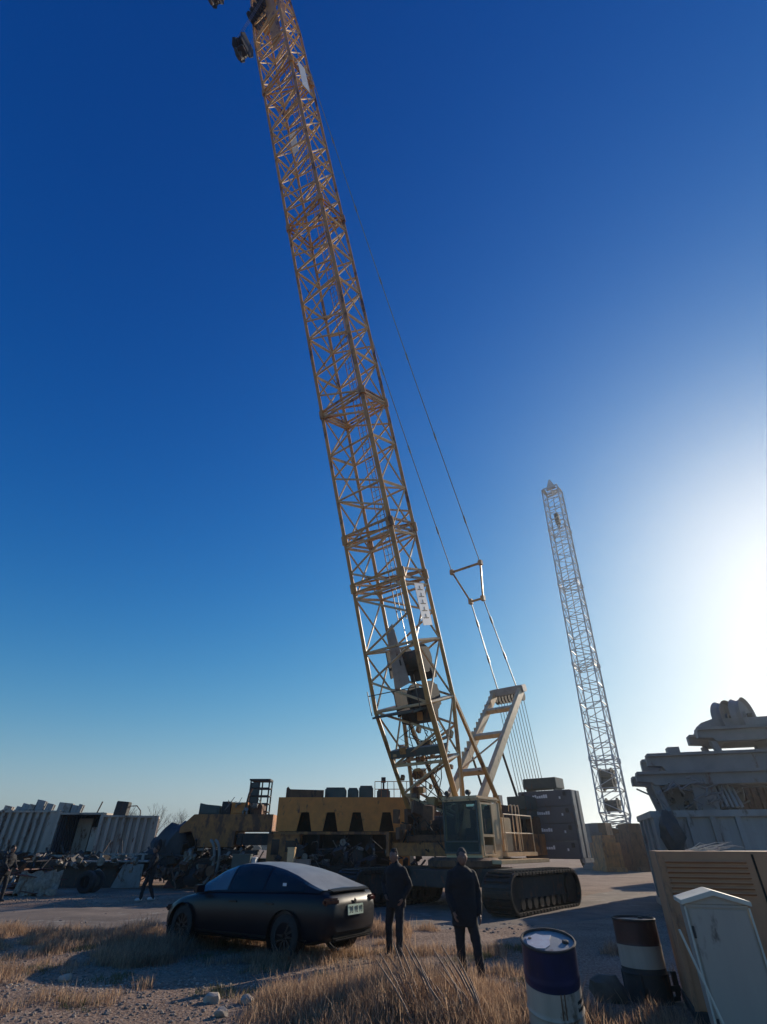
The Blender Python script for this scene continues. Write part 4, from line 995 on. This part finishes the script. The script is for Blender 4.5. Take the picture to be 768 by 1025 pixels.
# supports under the containers
for i, px in enumerate((-30, 20, 52, 88, 102, 140)):
    c = at(px, 860, 36.4); q = MB(); q.bb(-.45,.45,-.9,.9,0,1.25); q.bb(-.55,.55,-1.0,1.0,1.25,1.42); o = q.build('steel_block', M['rusty'], None, bevel=.02); o.location = (c.x, 36.6, 0)
    tag(o, 'rusty block under the '+['left end','middle','right end','left edge','middle gap','right end'][i]+' of the '+['left','left','left','dark open','dark open','right'][i]+' container', 'block', 'blocks under the containers')
for i, (px, w_, h_, lean) in enumerate(((7,.5,.35,.3),(18,.35,.3,.4),(24,.45,.5,.35),(31,.45,.45,.3),(38,.55,.75,.3),(48,.45,.7,.3),(64,.9,.75,.15),(73,.45,.6,.25),(79,.25,.65,.3))):
    c = at(px, 810, 36.8); t_ = MB(); h_ *= .8; t_.box((0,0,h_/2), (w_, .12, h_), (0,lean*.6,0)); t_.box((0,.25,h_/2), (w_*.9, .1, h_*.9), (0,lean*.6,0)); t_.box((0,.12,.04), (w_*1.2,.5,.08))
    o = t_.build('white_rack', M['cwside'] if i % 3 else M['cgrey'], None, bevel=.01); o.location = (c.x, 36.9, zc0-.25+HC if px < 47 else zc0-.3+HC-.1)
    tag(o, ['smallest white plate rack at the left edge of the container roof','small low white rack, second on the container roof','white rack in the middle of the left roof','white rack just left of the tallest one','tallest tilted white rack on the left container roof','last white rack at the right end of the left roof','broad pale grey rack on the dark container roof','narrow white rack right of the broad grey one','thinnest leaning white rack on the dark container roof'][i], 'rack', 'pale racks on the container roofs')
c = at(119, 816, 35.6); q = MB(); q.box((0,0,.42), (.75,.5,.85), (0,.08,0)); q.bb(-.45,.45,-.3,.3,0,.06); o = q.build('metal_box', M['dark'], None, bevel=.03); o.location = (c.x, 35.9, at(120,817,35).z-.03)
tag(o, 'dark metal box standing on the roof of the right corrugated container', 'box')
q = MB(); q.tube([(-.3,0,0),(-.3,0,.35),(-.1,0,.6),(.3,0,.62),(.6,0,.35),(.65,0,0)], .03); o = q.build('pipe_hoop', M['rusty'], None); c = at(128,816,35.6); o.location = (c.x,35.9,at(120,817,35).z-.03)
tag(o, 'bent pipe hoop on the container roof right of the dark box', 'pipe')
q = MB(); q.bar((0,0,0),(.25,0,.9),.04); o = q.build('steel_rod', M['rusty'], None); c = at(92,816,35.6); o.location = (c.x,36,at(92,819,35.6).z); tag(o, 'short rusty rod sticking up between the containers', 'rod')

def scrap(name, cat, label, px, py, m_, fn, Y=None, rz=0, bevel=.01, group=None, smooth=False):
    p = gnd(px, py) if Y is None else at(px, py, Y)
    q = MB(); fn(q); o = q.build(name, M[m_], None, bevel=bevel, smooth=smooth); o.location = (p.x, p.y, 0 if Y is None else p.z); o.rotation_euler = (0,0,rz); tag(o, label, cat, group); return o
# long low bench of scrap
t = thing('steel_platform', gnd(92, 889), 'long low dark steel platform with a pale grey end plate', 'platform', R(2))
q = MB(); q.bb(-2.4,1.0,0,1.6,.9,1.05); q.bb(-2.3,.9,.3,1.5,0,.9); q.build('platform_body', M['dark'], t, bevel=.02)
q = MB(); q.prism([(.95,0),(2.35,.02),(2.35,.98),(1.35,.98)], (0,-.15,0), (1,0,0), (0,0,1), (0,1,0), .06); q.build('end_plate', M['concrete'], t, bevel=.01)
q = MB(); q.bb(-1.1,2.5,-.1,1.4,1.05,1.12)
for x in (.1,.7,1.2,1.7,2.2): q.bb(x-.07,x+.07,-.1,0,1.12,1.36)
q.bb(.0,2.4,-.1,0,1.36,1.42); q.build('top_rack', M['cwside'], t, bevel=.01)
def sheets(q):
    for i in range(9): q.box((rnd.uniform(-.3,.3), rnd.uniform(-.2,.2), .12+.09*i), (1.9-.1*i, 1.2, .03), (rnd.uniform(-.12,.12), rnd.uniform(-.15,.15), rnd.uniform(-.3,.3)))
scrap('sheet_pile', 'sheet pile', 'loose pile of red and pale bent sheets behind the person at the left edge', 30, 896, 'maroon', sheets)
def crumple(q):
    V = []; Fc = []; n_ = 16
    for i in range(n_+1):
        for j in range(7): V.append((i*.11-.9, -.3+j*.02+.1*noise.noise(Vector((i*.5,j*.5,2))), .05+j*.13+.16*noise.noise(Vector((i*.45,j*.6,0)))))
    Fc = [(i*7+j, (i+1)*7+j, (i+1)*7+j+1, i*7+j+1) for i in range(n_) for j in range(6)]
    A_ = [Vector(v)+Vector((0,.02,0)) for v in V]; k = len(V); q.add(V+A_, Fc+[tuple(a_+k for a_ in reversed(f)) for f in Fc])
scrap('crumpled_sheet', 'metal sheet', 'crumpled pale metal sheet propped on the red pile at left', 38, 897, 'junk', crumple, bevel=0, smooth=True)
def tyre(q, c=(0,0,.4), R0=.42, ax='Y', w=.14): q.lathe([(R0*.55,-w*.8),(R0*.8,-w),(R0*.97,-w*.8),(R0,0),(R0*.97,w*.8),(R0*.8,w),(R0*.55,w*.8)], 28, c, ax, cap=False); return q
for i, (px, py, rz, lab) in enumerate(((92,893,.4,'black tyre leaning on the dark platform'),(84,894,-.2,'black tyre left of the leaning one before the platform'))):
    scrap('old_tyre', 'tyre', lab, px, py, 'rubber', lambda q: tyre(q), rz=rz, bevel=0, smooth=True, group='old tyres by the platform')
for i in range(26):
    pass
def litter(x0, x1, y0, y1, Y0, Y1, n_, ms, label, name, cat, sc=1.0):
    """a heap of odd steel pieces that nobody could count"""
    q = MB()
    for i in range(n_):
        p = at(rnd.uniform(x0,x1), rnd.uniform(y0,y1), rnd.uniform(Y0,Y1)); p.z = max(p.z, .05); k = rnd.random()
        ro = (rnd.uniform(-1,1), rnd.uniform(-1,1), rnd.uniform(-2,2))
        if k < .4: q.box(p, (rnd.uniform(.2,.9)*sc, rnd.uniform(.1,.5)*sc, rnd.uniform(.03,.3)*sc), ro)
        elif k < .7: d_ = Euler(ro).to_matrix() @ Vector((rnd.uniform(.3,1.1)*sc,0,0)); q.bar(p-d_, p+d_, rnd.uniform(.02,.06)*sc, 7)
        elif k < .85: q.lathe([(.1*sc,-.1*sc),(.3*sc,-.1*sc),(.3*sc,.1*sc),(.1*sc,.1*sc)], 14, p, rnd.choice('XYZ'))
        else:
            pts = [p]; [pts.append(pts[-1]+Vector((rnd.uniform(-.4,.4), rnd.uniform(-.2,.2), rnd.uniform(-.3,.3)))*sc) for _ in range(4)]; q.tube(pts, .025*sc, 5)
    o = q.build(name, M[ms], None); tag(o, label, cat, None, 'stuff'); return o
litter(-5,142,855,868,31,34,60,'dark','dark scrap steel heaped under the containers','scrap_heap','scrap')
litter(30,140,856,866,29.5,31,26,'junk','pale scrap pieces heaped on the dark platform','scrap_heap','scrap', .6)
litter(150,250,846,876,31,35,110,'dark','dark machine parts heaped left of the yellow machinery','scrap_heap','scrap')
litter(150,262,866,880,29,31,60,'rusty','rusty scrap scattered on the ground behind the car','scrap_heap','scrap', .7)
litter(195,262,850,874,30,31,24,'junk','pale scrap pieces lying among the dark machine parts','scrap_heap','scrap', .55)
litter(270,420,846,872,27,30,80,'dark','dark machine parts heaped below the yellow girder','scrap_heap','scrap', .8)
litter(285,400,842,866,27,28.5,26,'junk','pale fittings among the parts below the yellow girder','scrap_heap','scrap', .45)
litter(-5,150,868,884,27,30,16,'junk','small pale scrap pieces beside the road','scrap_heap','scrap', .4)
# maroon winch frame with pale fittings (left of the car's bonnet)
gp = gnd(182, 889); t = thing('old_winch', gp, 'maroon slanted plate with a pale rusty winch in front, left of the car bonnet', 'winch', .1)
q = MB(); q.prism([(-1.0,0),(.1,0),(.3,1.55),(-.1,1.6)], (0,.3,0), (1,0,0), (0,0,1), (0,1,0), .25); q.build('slanted_plate', M['maroon'], t, bevel=.02)
q = MB(); q.blob((.45,0,.4), .46, 2, .3, 5, (1,.7,.85)); q.build('covered_motor', M['tarp'], t, smooth=True)
q = MB()
for i in range(16): q.box((rnd.uniform(-.1,.4), rnd.uniform(-.4,.1), rnd.uniform(.7,1.6)), (rnd.uniform(.08,.3), .15, rnd.uniform(.08,.3)), (rnd.uniform(-1,1),)*3)
q.lathe([(.1,-.1),(.3,-.1),(.3,.1),(.1,.1)], 16, (.15,-.1,1.35), 'X'); islands(q, 'gear_piece', M['junk'], t, bevel=.015)
q = MB(); q.box((-.25,-.2,.7), (.14,.1,.9), (0,.35,0)); q.box((.75,-.2,.65), (.14,.1,.7), (0,-.4,0)); islands(q, 'support_arm', M['junk'], t, bevel=.01)
# rope rings (hoops)
for i, (px, lab) in enumerate(((206,'left one of the two upright pale hoops among the scrap'),(211,'right one of the two upright pale hoops among the scrap'))):
    c = at(px, 862, 30.5); q = MB(); pts = [(0, math.cos(a_)*.45, math.sin(a_)*.9) for a_ in [(-.5+i_*.1)*math.pi*.9 for i_ in range(11)]]
    q = MB(); q.tube([(y*.9, 0, z) for _, y, z in pts], .07, 8); o = q.build('pipe_hoop', M['concrete'], None, smooth=True); o.location = c; tag(o, lab, 'hoop', 'upright hoops in the scrap')
q = MB(); q.bar((-.9,0,.75), (1.1,-.2,.05), .09, 10); o = q.build('steel_pipe', M['cwside'], None, smooth=True); o.location = gnd(200, 882); tag(o, 'pale pipe slanting down to the ground right of the maroon plate', 'pipe')
# crates behind the car roof
for i, (px, py, w_, h_, m_, lab) in enumerate(((241,872,.7,.55,'green','blue green metal box just behind the car roof'),(250,871,.45,.42,'white','small white box right of the blue green one'),(291,866,.28,.6,'cream','cream post box standing behind the car roof'),(303,866,.6,.2,'concrete','flat pale crate right of the cream post'))):
    c = at(px, py, 24+i*.3); q = MB(); q.bb(-w_/2,w_/2,-.2,.2,0,h_); q.bb(-w_/2-.02,w_/2+.02,-.22,.22,h_-.05,h_); q.bb(-w_/2+.05,-w_/2+.12,-.2,.2,-c.z,0); q.bb(w_/2-.12,w_/2-.05,-.2,.2,-c.z,0)
    o = q.build('metal_box', M[m_], None, bevel=.01); o.location = (c.x, c.y, c.z); tag(o, lab, 'box')

# ---- yellow girder with trapezoid openings, left of the crane
Yg = 29.0; ga = at(272, 870, Yg); gb_ = at(411, 870, Yg)
t = thing('yellow_girder', (ga.x, Yg, 0), 'big yellow box girder with four trapezoid openings left of the crane', 'girder', 0)
Lg = gb_.x-ga.x; zt = at(340,798,Yg).z; zb_ = at(340,832,Yg).z
def gx(px): return at(px, 820, Yg).x-ga.x
poly = [(0,zb_),(0,zt)]; poly += [(Lg,zt),(Lg,.95),(Lg-1.0,.95),(Lg-1.0,zb_)]
for px in (387, 357, 331, 305): poly += [(gx(px+7.5),zb_),(gx(px+4),at(px,813,Yg).z),(gx(px-4),at(px,813,Yg).z),(gx(px-7.5),zb_)]
q = MB(); q.prism(poly, (0,0,0), (1,0,0), (0,0,1), (0,1,0), .12); q.build('front_plate', M['yellow'], t)
q = MB(); q.bb(0,Lg,.12,2.4,zt-.12,zt-.002); q.bb(0,.1,.12,2.3,zb_,zt-.12); q.bb(Lg-.1,Lg,.12,2.3,.95,zt-.12); q.build('top_plate', M['yellow'], t)
q = MB(); q.bb(.1,Lg-.1,2.3,2.42,.8,zt-.12); q.bb(-.1,Lg-1.05,.1,2.3,.55,.95); q.build('rear_plate', M['dark'], t)
q = MB(); q.bb(-.05,Lg-1.0,-.1,.02,zb_-.14,zb_-.02); q.build('lower_rail', M['dkyellow'], t, bevel=.01)
q = MB(); q.bb(Lg-.02,Lg+.16,-.05,.1,.9,zt); q.build('lit_edge_strip', M['cream'], t)  # paler strip stands in for sunlight on the girder's end edge
q = MB()
for px in (270, 292, 318, 344, 370): x = gx(px); q.bb(x,x+.12,.2,2.2,.5,zb_)
q.build('stanchion', M['dark'], t)
for i, x in enumerate((.8, 2.2, 3.6, 5.0)):
    q = MB(); tyre(q, (x,-.05,.5), .5, 'Y', .16); q.lathe([(.28,-.1),(.28,.1)], 16, (x,-.05,.5), 'Y'); q.build('wheel', M['rubber'], t, smooth=True)
def onG(px, py, Y=30): return at(px, py, Y)
q = MB(); z_ = zt; q.prism([(gx(283),z_),(gx(283),z_+.42),(gx(284.5),z_+.5),(gx(287),z_+.38),(gx(322),z_+.34),(gx(322),z_)], (0,.3,0), (1,0,0), (0,0,1), (0,1,0), .08); q.build('parapet', M['rusty'], t)
for i, (p0, p1, h_) in enumerate(((322,344,.52),(346,357,.50),(358,373,.60),(377,391,.42))):
    q = MB(); w_ = gx(p1)-gx(p0); q.bb(0,w_,0,.9,0,h_*.85); q.bb(.05,w_-.05,.05,.85,h_*.85,h_); q.bb(.1,.2,-.03,0,.1,h_*.6); o = q.build('metal_box', M['green'], None, bevel=.02); o.location = (ga.x+gx(p0), Yg+.9, zt)
    tag(o, ['longest green box on the yellow girder, next to the brown parapet','narrowest green box on the yellow girder','tallest green box on the yellow girder','rightmost low green box on the yellow girder under the vent pipe'][i], 'box', 'green boxes on the yellow girder')
q = MB(); q.bb(-.05,.05,-.05,.05,0,.35); q.bb(-.12,.12,-.12,.12,.35,.6); o = q.build('vent_pipe', M['dark'], None, bevel=.01); o.location = (ga.x+gx(384), Yg+1.3, zt+.42); tag(o, 'short vent pipe with a square cap on the rightmost green box', 'vent')
q = MB()
for i in range(9): x = gx(375)+i*.33; q.bar((ga.x+x,Yg+.5,zt), (ga.x+x,Yg+.5,zt+.75), .018, 5)
for z_ in (.4,.75): q.bar((ga.x+gx(375),Yg+.5,zt+z_), (ga.x+gx(375)+2.64,Yg+.5,zt+z_), .018, 5)
o = q.build('handrail', M['dkyellow'], None); tag(o, 'thin handrail along the right end of the yellow girder', 'railing')
# pale cab-like housing under the girder's left end
c = at(285, 850, 28.6); t = thing('control_housing', (c.x, 28.6, .9), 'weathered control housing with dark windows below the girder left end', 'housing')
q = MB(); q.bb(-.75,.75,-.5,.5,0,1.25); q.bb(-.8,.8,-.55,.55,1.25,1.33); q.bb(-.6,.6,-.4,.4,-.9,0); q.build('housing_body', M['dkyellow'], t, bevel=.03)
q = MB(); q.bb(-.55,-.2,-.52,-.5,.5,1.1); q.bb(.1,.6,-.52,-.5,.6,1.05); q.build('window', M['glass'], t)
# ---- weathered machinery to the left of the girder
Ym = 31.0; ma = at(196, 850, Ym); mb_ = at(270, 850, Ym)
t = thing('dismantled_crane_base', (ma.x, Ym, 0), 'weathered yellow crane base with dark parts piled on it, left of the girder', 'crane part'); Lm = mb_.x-ma.x
def mx_(px): return at(px, 830, Ym).x-ma.x
def mz(py): return at(230, py, Ym).z
q = MB(); q.prism([(mx_(180),mz(828)),(mx_(192),mz(815)),(Lm,mz(815)),(Lm,mz(832)),(mx_(236),mz(832)),(mx_(236),mz(848)),(mx_(200),mz(848)),(mx_(192),mz(832)),(mx_(180),mz(834))], (0,0,0), (1,0,0), (0,0,1), (0,1,0), 2.2); q.build('body_plate', M['dkyellow'], t, bevel=.02)
q = MB(); q.bb(mx_(185),Lm,.2,2.2,.5,1.2); q.bb(mx_(238),Lm,.1,2.1,mz(846),mz(834)); q.bb(mx_(215),mx_(262),-.3,.1,mz(856),mz(851)); q.build('chassis', M['dark'], t, bevel=.02)
for x in (mx_(190), mx_(210), mx_(228), mx_(250), mx_(264)):
    q = MB(); tyre(q, (x,.0,.5), .52, 'Y', .17); q.lathe([(.28,-.12),(.28,.12)], 16, (x,0,.5), 'Y'); q.build('wheel', M['rubber'], t, smooth=True)
zt2 = mz(815)
for i, (p0, p1, h0, m_, lab, ln) in enumerate(((193,214,.55,'green','dark green tank with a raised left end on the crane base',.12),(216,225,.62,'dark','dark upright box on the crane base',0),(226,243,.58,'yellow','bright yellow box on the crane base, beside the exhaust pipe',0),(246,258,.5,'rusty','rusty engine block on the crane base under the cage',0))):
    w_ = mx_(p1)-mx_(p0); q = MB(); q.prism([(0,0),(w_,0),(w_,h0*(1-ln*2)),(w_*.3,h0*(1-ln)),(0,h0)], (0,0,0), (1,0,0), (0,0,1), (0,1,0), 1.1); q.bb(.08,w_-.08,-.03,0,.06,h0*.55)
    o = q.build('machine_box', M[m_], None, bevel=.02); o.location = (ma.x+mx_(p0), Ym+.5, zt2); tag(o, lab, 'machine part')
q = MB(); q.bar((0,0,0),(.1,0,.7),.06,10); q.bar((.1,0,.7),(.22,0,.95),.06,10); o = q.build('exhaust_pipe', M['rusty'], None, smooth=True); o.location = (ma.x+mx_(241), Ym+.5, zt2+.3); tag(o, 'short bent exhaust pipe left of the lattice cage', 'pipe')
litter(222,268,803,815,31.2,32,34,'junk','pale fittings piled on top of the weathered crane base','scrap_heap','scrap', .4)
# lattice cage tower
cgp = at(259, 806, 32.5); t = thing('lattice_cage', (cgp.x, 32.5, zt2-.2), 'dark square lattice cage standing on the crane base', 'cage'); hC = at(259,782,32.5).z-(zt2-.2)
q = MB()
for x in (-.5,.0,.55):
    for y in (-.4,.4): q.bar((x,y,0),(x,y,hC),.045,6)
for i in range(6):
    z_ = hC*(i)/5
    for y in (-.4,.4): q.bar((-.5,y,z_),(.55,y,z_),.035,6)
    for x in (-.5,.55): q.bar((x,-.4,z_),(x,.4,z_),.035,6)
q.bb(-.58,.6,-.45,.45,hC,hC+.08); q.build('cage_frame', M['dark'], t)
q = MB(); q.bb(-.48,-.02,-.36,-.33,.1,hC-.1); q.build('mesh_panel', M['green'], t)
# tarp covered mounds
for i, (px, py, r_, Y_, lab) in enumerate(((182,843,1.15,33,'dark tarp covered mound left of the crane base'),(166,850,.9,34.5,'low dark covered mound behind the walking person'),(153,858,.6,33,'small covered mound right of the corrugated container'))):
    c = at(px, py, Y_); q = MB(); q.blob((0,0,0), r_, 3, .25, 7+i, (1.1,.9,1.0)); o = q.build('covered_mound', M['tarp'], None, smooth=True); o.location = (c.x, Y_, c.z-.2); tag(o, lab, 'mound')
# far machinery right of the counterweights
def farbox(px0, px1, py0, Y, m_, lab, nm='machine_box', cat='machine part', h0=0):
    a0, a1 = at(px0, 850, Y), at(px1, 850, Y); z_ = at(px0, py0, Y).z; q = MB(); w_ = a1.x-a0.x
    q.bb(0,w_,0,3,.3,z_*.8); q.bb(w_*.1,w_*.85,.2,2.6,z_*.8,z_)
    for k in range(4): q.bb(w_*(.1+.22*k),w_*(.16+.22*k),-.1,0,.3,z_*.8)
    q.bb(-.1,w_+.1,-.15,3.1,0,.3)
    o = q.build(nm, M[m_], None, bevel=.03); o.location = (a0.x, Y, 0); return tag(o, lab, cat)
farbox(594, 606, 824, 52, 'cw', 'dark block stack just right of the counterweights, far back')
farbox(634, 650, 824, 50, 'rusty', 'rusty machine body between the far crane and the ribbed bin')
farbox(604, 622, 836, 49, 'dkyellow', 'brown machine body in front of the far crane')

# ================================================================== BARE TREES
def tree(px, Y, h, seed, lab):
    r2 = random.Random(seed); c = at(px, 846, Y); t = thing('bare_tree', (c.x, Y, 0), lab, 'tree', 0, 'bare trees on the left horizon')
    tr = MB(); cr = MB()
    def br(p, d, L_, r_, lv):
        q = tr if lv < 2 else cr; e = p; pts = [p]
        for k in range(3): d = (d+Vector((r2.uniform(-.18,.18), r2.uniform(-.18,.18), .05))).normalized(); e = e+d*L_/3; pts.append(e)
        q.tube(pts, [r_, r_*.85, r_*.72, r_*.6], 5)
        if lv < 5:
            for k in range(3 if lv else 4):
                a_ = r2.uniform(0, 6.28); s_ = r2.uniform(.35,.8); dd = (d+Vector((math.cos(a_), math.sin(a_), .15))*s_).normalized(); br(pts[r2.choice((2,3,3))], dd, L_*r2.uniform(.6,.8), r_*.55, lv+1)
    br(Vector((0,0,0)), Vector((0,0,1)), h*.33, h*.016, 0)
    tr.build('trunk', M['bark'], t); cr.build('crown', M['bark'], t)
for i, (px, Y, h, lab) in enumerate(((118,85,7.0,'bare tree just right of the dark roof box'),(128,90,7.4,'bare tree above the right corrugated container'),(155,80,6.6,'bare tree in the gap right of the containers'),(178,88,6.8,'bare tree left of the crane base machinery'),(100,95,6.6,'bare tree peeping over the dark container'),(143,95,5.8,'small bare tree above the right end of the containers'),(166,96,5.5,'smallest bare tree in the gap behind the mound'))): tree(px, Y, h, 40+i, lab)
# thin distance haze, added mostly to imitate lens glare near the sun
q = MB(); q.bb(-2700, 2700, -2700, 2700, -1.5, 64); o = q.build('haze', None if False else 'stone', None); o.data.materials.clear()
hm = bpy.data.materials.new('glare_haze'); hm.use_nodes = True; hm.node_tree.nodes.clear()
pv = hm.node_tree.nodes.new('ShaderNodeVolumePrincipled'); ho = hm.node_tree.nodes.new('ShaderNodeOutputMaterial')
pv.inputs['Density'].default_value = .0005; pv.inputs['Color'].default_value = (.82,.92,1,1); pv.inputs['Anisotropy'].default_value = .72
hm.node_tree.links.new(pv.outputs[0], ho.inputs['Volume']); o.data.materials.append(hm); tag(o, 'thin haze added to imitate lens glare towards the sun', 'haze', None, 'stuff')
# far scrub along the horizon
q = MB(); r3 = random.Random(5)
for i in range(420):
    a_ = r3.uniform(-1.3, 1.3); d_ = r3.uniform(260, 420); q.blob((math.sin(a_)*d_, math.cos(a_)*d_, r3.uniform(0,1.5)), r3.uniform(2,4.5), 1, .35, i, (1.6,1,r3.uniform(.5,1)))
o = q.build('far_scrub', mat('far_scrub', (.07,.065,.05), (.10,.09,.07), .4, .9), None); tag(o, 'low scrub along the far horizon', 'scrub', None, 'stuff')

# ================================================================== GROUND COVER
def blades(name, n_, area, hmin, hmax, m_, label, seed, dens):
    rg = np.random.default_rng(seed); V = []; Fc = []; k = 0; cnt = 0
    while cnt < n_:
        x = rg.uniform(area[0], area[1]); y = rg.uniform(area[2], area[3])
        d_ = dens(x, y)
        if rg.random() > d_: continue
        # tuft
        for _ in range(rg.integers(4, 12)):
            bx, by = x+rg.normal(0,.05), y+rg.normal(0,.05); h = rg.uniform(hmin, hmax)*(.35+.75*d_)*(1 if rg.random() < .93 else 1.6); a_ = rg.uniform(0, 6.28); ln = rg.uniform(.05,.95)*h; w_ = rg.uniform(.002,.0045)
            dx, dy = math.cos(a_)*ln, math.sin(a_)*ln; px_, py_ = -math.sin(a_)*w_, math.cos(a_)*w_; z = hz(bx, by)-.01
            V += [(bx-px_,by-py_,z),(bx+px_,by+py_,z),(bx+dx*.3-px_,by+dy*.3-py_,z+h*.55),(bx+dx*.3+px_,by+dy*.3+py_,z+h*.55),(bx+dx,by+dy,z+h*.95)]
            Fc += [(k,k+1,k+3,k+2),(k+2,k+3,k+4)]; k += 5; cnt += 1
    o = MB().add(V, Fc).build(name, M[m_], None); tag(o, label, 'grass', None, 'stuff'); return o
def inroad(x, y):   # nearer edge of the road
    return y > 16.2+max(0, (-x-6)*.12)
def dens(x, y):
    if inroad(x, y): return 0
    v = noise.noise(Vector((x*.55, y*.55, 9)))*.9 + noise.noise(Vector((x*1.6, y*1.6, 2)))*.5
    base = .12+v*1.25
    if x < -1.8 and y < 10.8: base -= .12*min(1, (-1.8-x)/1.5)       # stony patch at the lower left
    if -5.6 < x < -.8 and 10.2 < y < 11.6: base -= .3
    if x > 2.4: base -= .5
    if x > .6 and y > 13.2: base -= .5
    return max(0, min(1, base))
blades('dry_grass', 70000, (-9.5,5.5,7.4,17.2), .10, .34, 'straw', 'dry straw coloured grass in tufts over the foreground', 3, dens)
def dens2(x, y): return max(0, 1-((x-.2)/1.9)**2-((y-8.9)/1.5)**2)
blades('dry_grass', 26000, (-2.2,2.2,7.6,10.6), .16, .42, 'straw', 'taller reddish dry grass clump at the bottom centre', 8, dens2)
def dens3(x, y):
    v = noise.noise(Vector((x*.8, y*.8, 4)))
    return max(0, min(1, .25+v)) if (13.6+(-x-4)*.15 < y < 15.6+max(0,(-x-6)*.1) and x < -3.4) else 0
blades('dry_grass', 9000, (-11,-3.4,12.5,17.5), .16, .40, 'straw', 'pale grass strip along the near edge of the road at left', 12, dens3)
def pebbles(name, n_, area, rmin, rmax, m_, label, seed, p):
    rg = random.Random(seed); q = MB(); c = 0
    base = bmesh.new(); bmesh.ops.create_icosphere(base, subdivisions=1, radius=1); bv = [v.co.copy() for v in base.verts]; bf = [tuple(v.index for v in f.verts) for f in base.faces]; base.free()
    V = []; Fc = []
    while c < n_:
        x, y = rg.uniform(area[0], area[1]), rg.uniform(area[2], area[3])
        if rg.random() > p(x, y): continue
        r_ = rmin+(rmax-rmin)*rg.random()**3; ang = rg.uniform(0,6.28); sx, sy, sz = rg.uniform(.8,1.4), rg.uniform(.6,1), rg.uniform(.4,.8); o_ = len(V); z = hz(x, y)+r_*.1
        for v in bv:
            u_, w_ = v.x*sx*rg.uniform(.85,1.15), v.y*sy*rg.uniform(.85,1.15); V.append((x+(u_*math.cos(ang)-w_*math.sin(ang))*r_, y+(u_*math.sin(ang)+w_*math.cos(ang))*r_, z+v.z*sz*r_))
        Fc += [tuple(i+o_ for i in f) for f in bf]; c += 1
    o = q.add(V, Fc).build(name, M[m_], None); tag(o, label, 'gravel', None, 'stuff')
pebbles('gravel', 9000, (-8,2.5,7.6,13.5), .006, .035, 'stone', 'small grey and brown stones strewn over the dirt', 1, lambda x, y: max(.08, min(1, .9+noise.noise(Vector((x*.9,y*.9,1)))-(.5 if x > -1.5 else 0))))
pebbles('gravel', 350, (-6,-.5,9.2,11.4), .010, .035, 'palestone', 'pale gravel line scattered beside the car shadow', 2, lambda x, y: max(0, 1-abs(y-(10.35+x*.05))/.5))
pebbles('gravel', 3500, (-16,4,15.5,27), .012, .06, 'stone', 'stones and clods along both sides of the road', 4, lambda x, y: .9 if (y < 17.5 or y > 22.5) else .12)
for i, (px, py, r_, lab) in enumerate(((65,983,.085,'whitish stone at the left edge of the car shadow'),(212,1004,.10,'larger white stone near the bottom, left of the tall grass'),(247,1004,.075,'white stone just right of the larger one'),(221,1017,.07,'flat pale stone at the bottom edge of the photo'),(155,932,.09,'pale stone beside the road left of the car'))):
    p = gnd(px, py); q = MB(); q.blob((0,0,r_*.4), r_, 2, .25, i, (1.2,.9,.75)); o = q.build('stone', M['palestone'], None, smooth=True); o.location = p; tag(o, lab, 'stone')
def dens4(x, y):
    return max(0, min(1, noise.noise(Vector((x*1.1, y*1.1, 17)))*1.6-.25)) if not inroad(x, y) and x < 3.2 else 0
M['weed'] = mat('green_weed', (.09,.11,.045), (.16,.14,.07), 3, .8, island=.5); translucent(M['weed'], .3)
blades('low_weeds', 9000, (-8,3.2,7.6,14.5), .05, .16, 'weed', 'low grey green weeds between the dry tufts', 21, dens4)
# dry reed stalks lying in a fan at the bottom centre
r4 = random.Random(11)
for i in range(30):
    px = r4.uniform(404, 486); p = gnd(px+6, 1030+r4.uniform(-14,10)); L_ = r4.uniform(.5,1.05); lean = r4.uniform(-.55,-.15); q = MB()
    q.tube([(0,0,0),(lean*L_*.5,.25*L_,L_*.36),(lean*L_,.50*L_,L_*.62)], [.015,.013,.008], 7)
    o = q.build('reed_stalk', M['reed'], None, smooth=True); o.location = (p.x, p.y, hz(p.x,p.y)); tag(o, 'dry brown reed stalk in the fan lying at the bottom centre', 'reed stalk', 'dry reed stalks at the bottom centre')
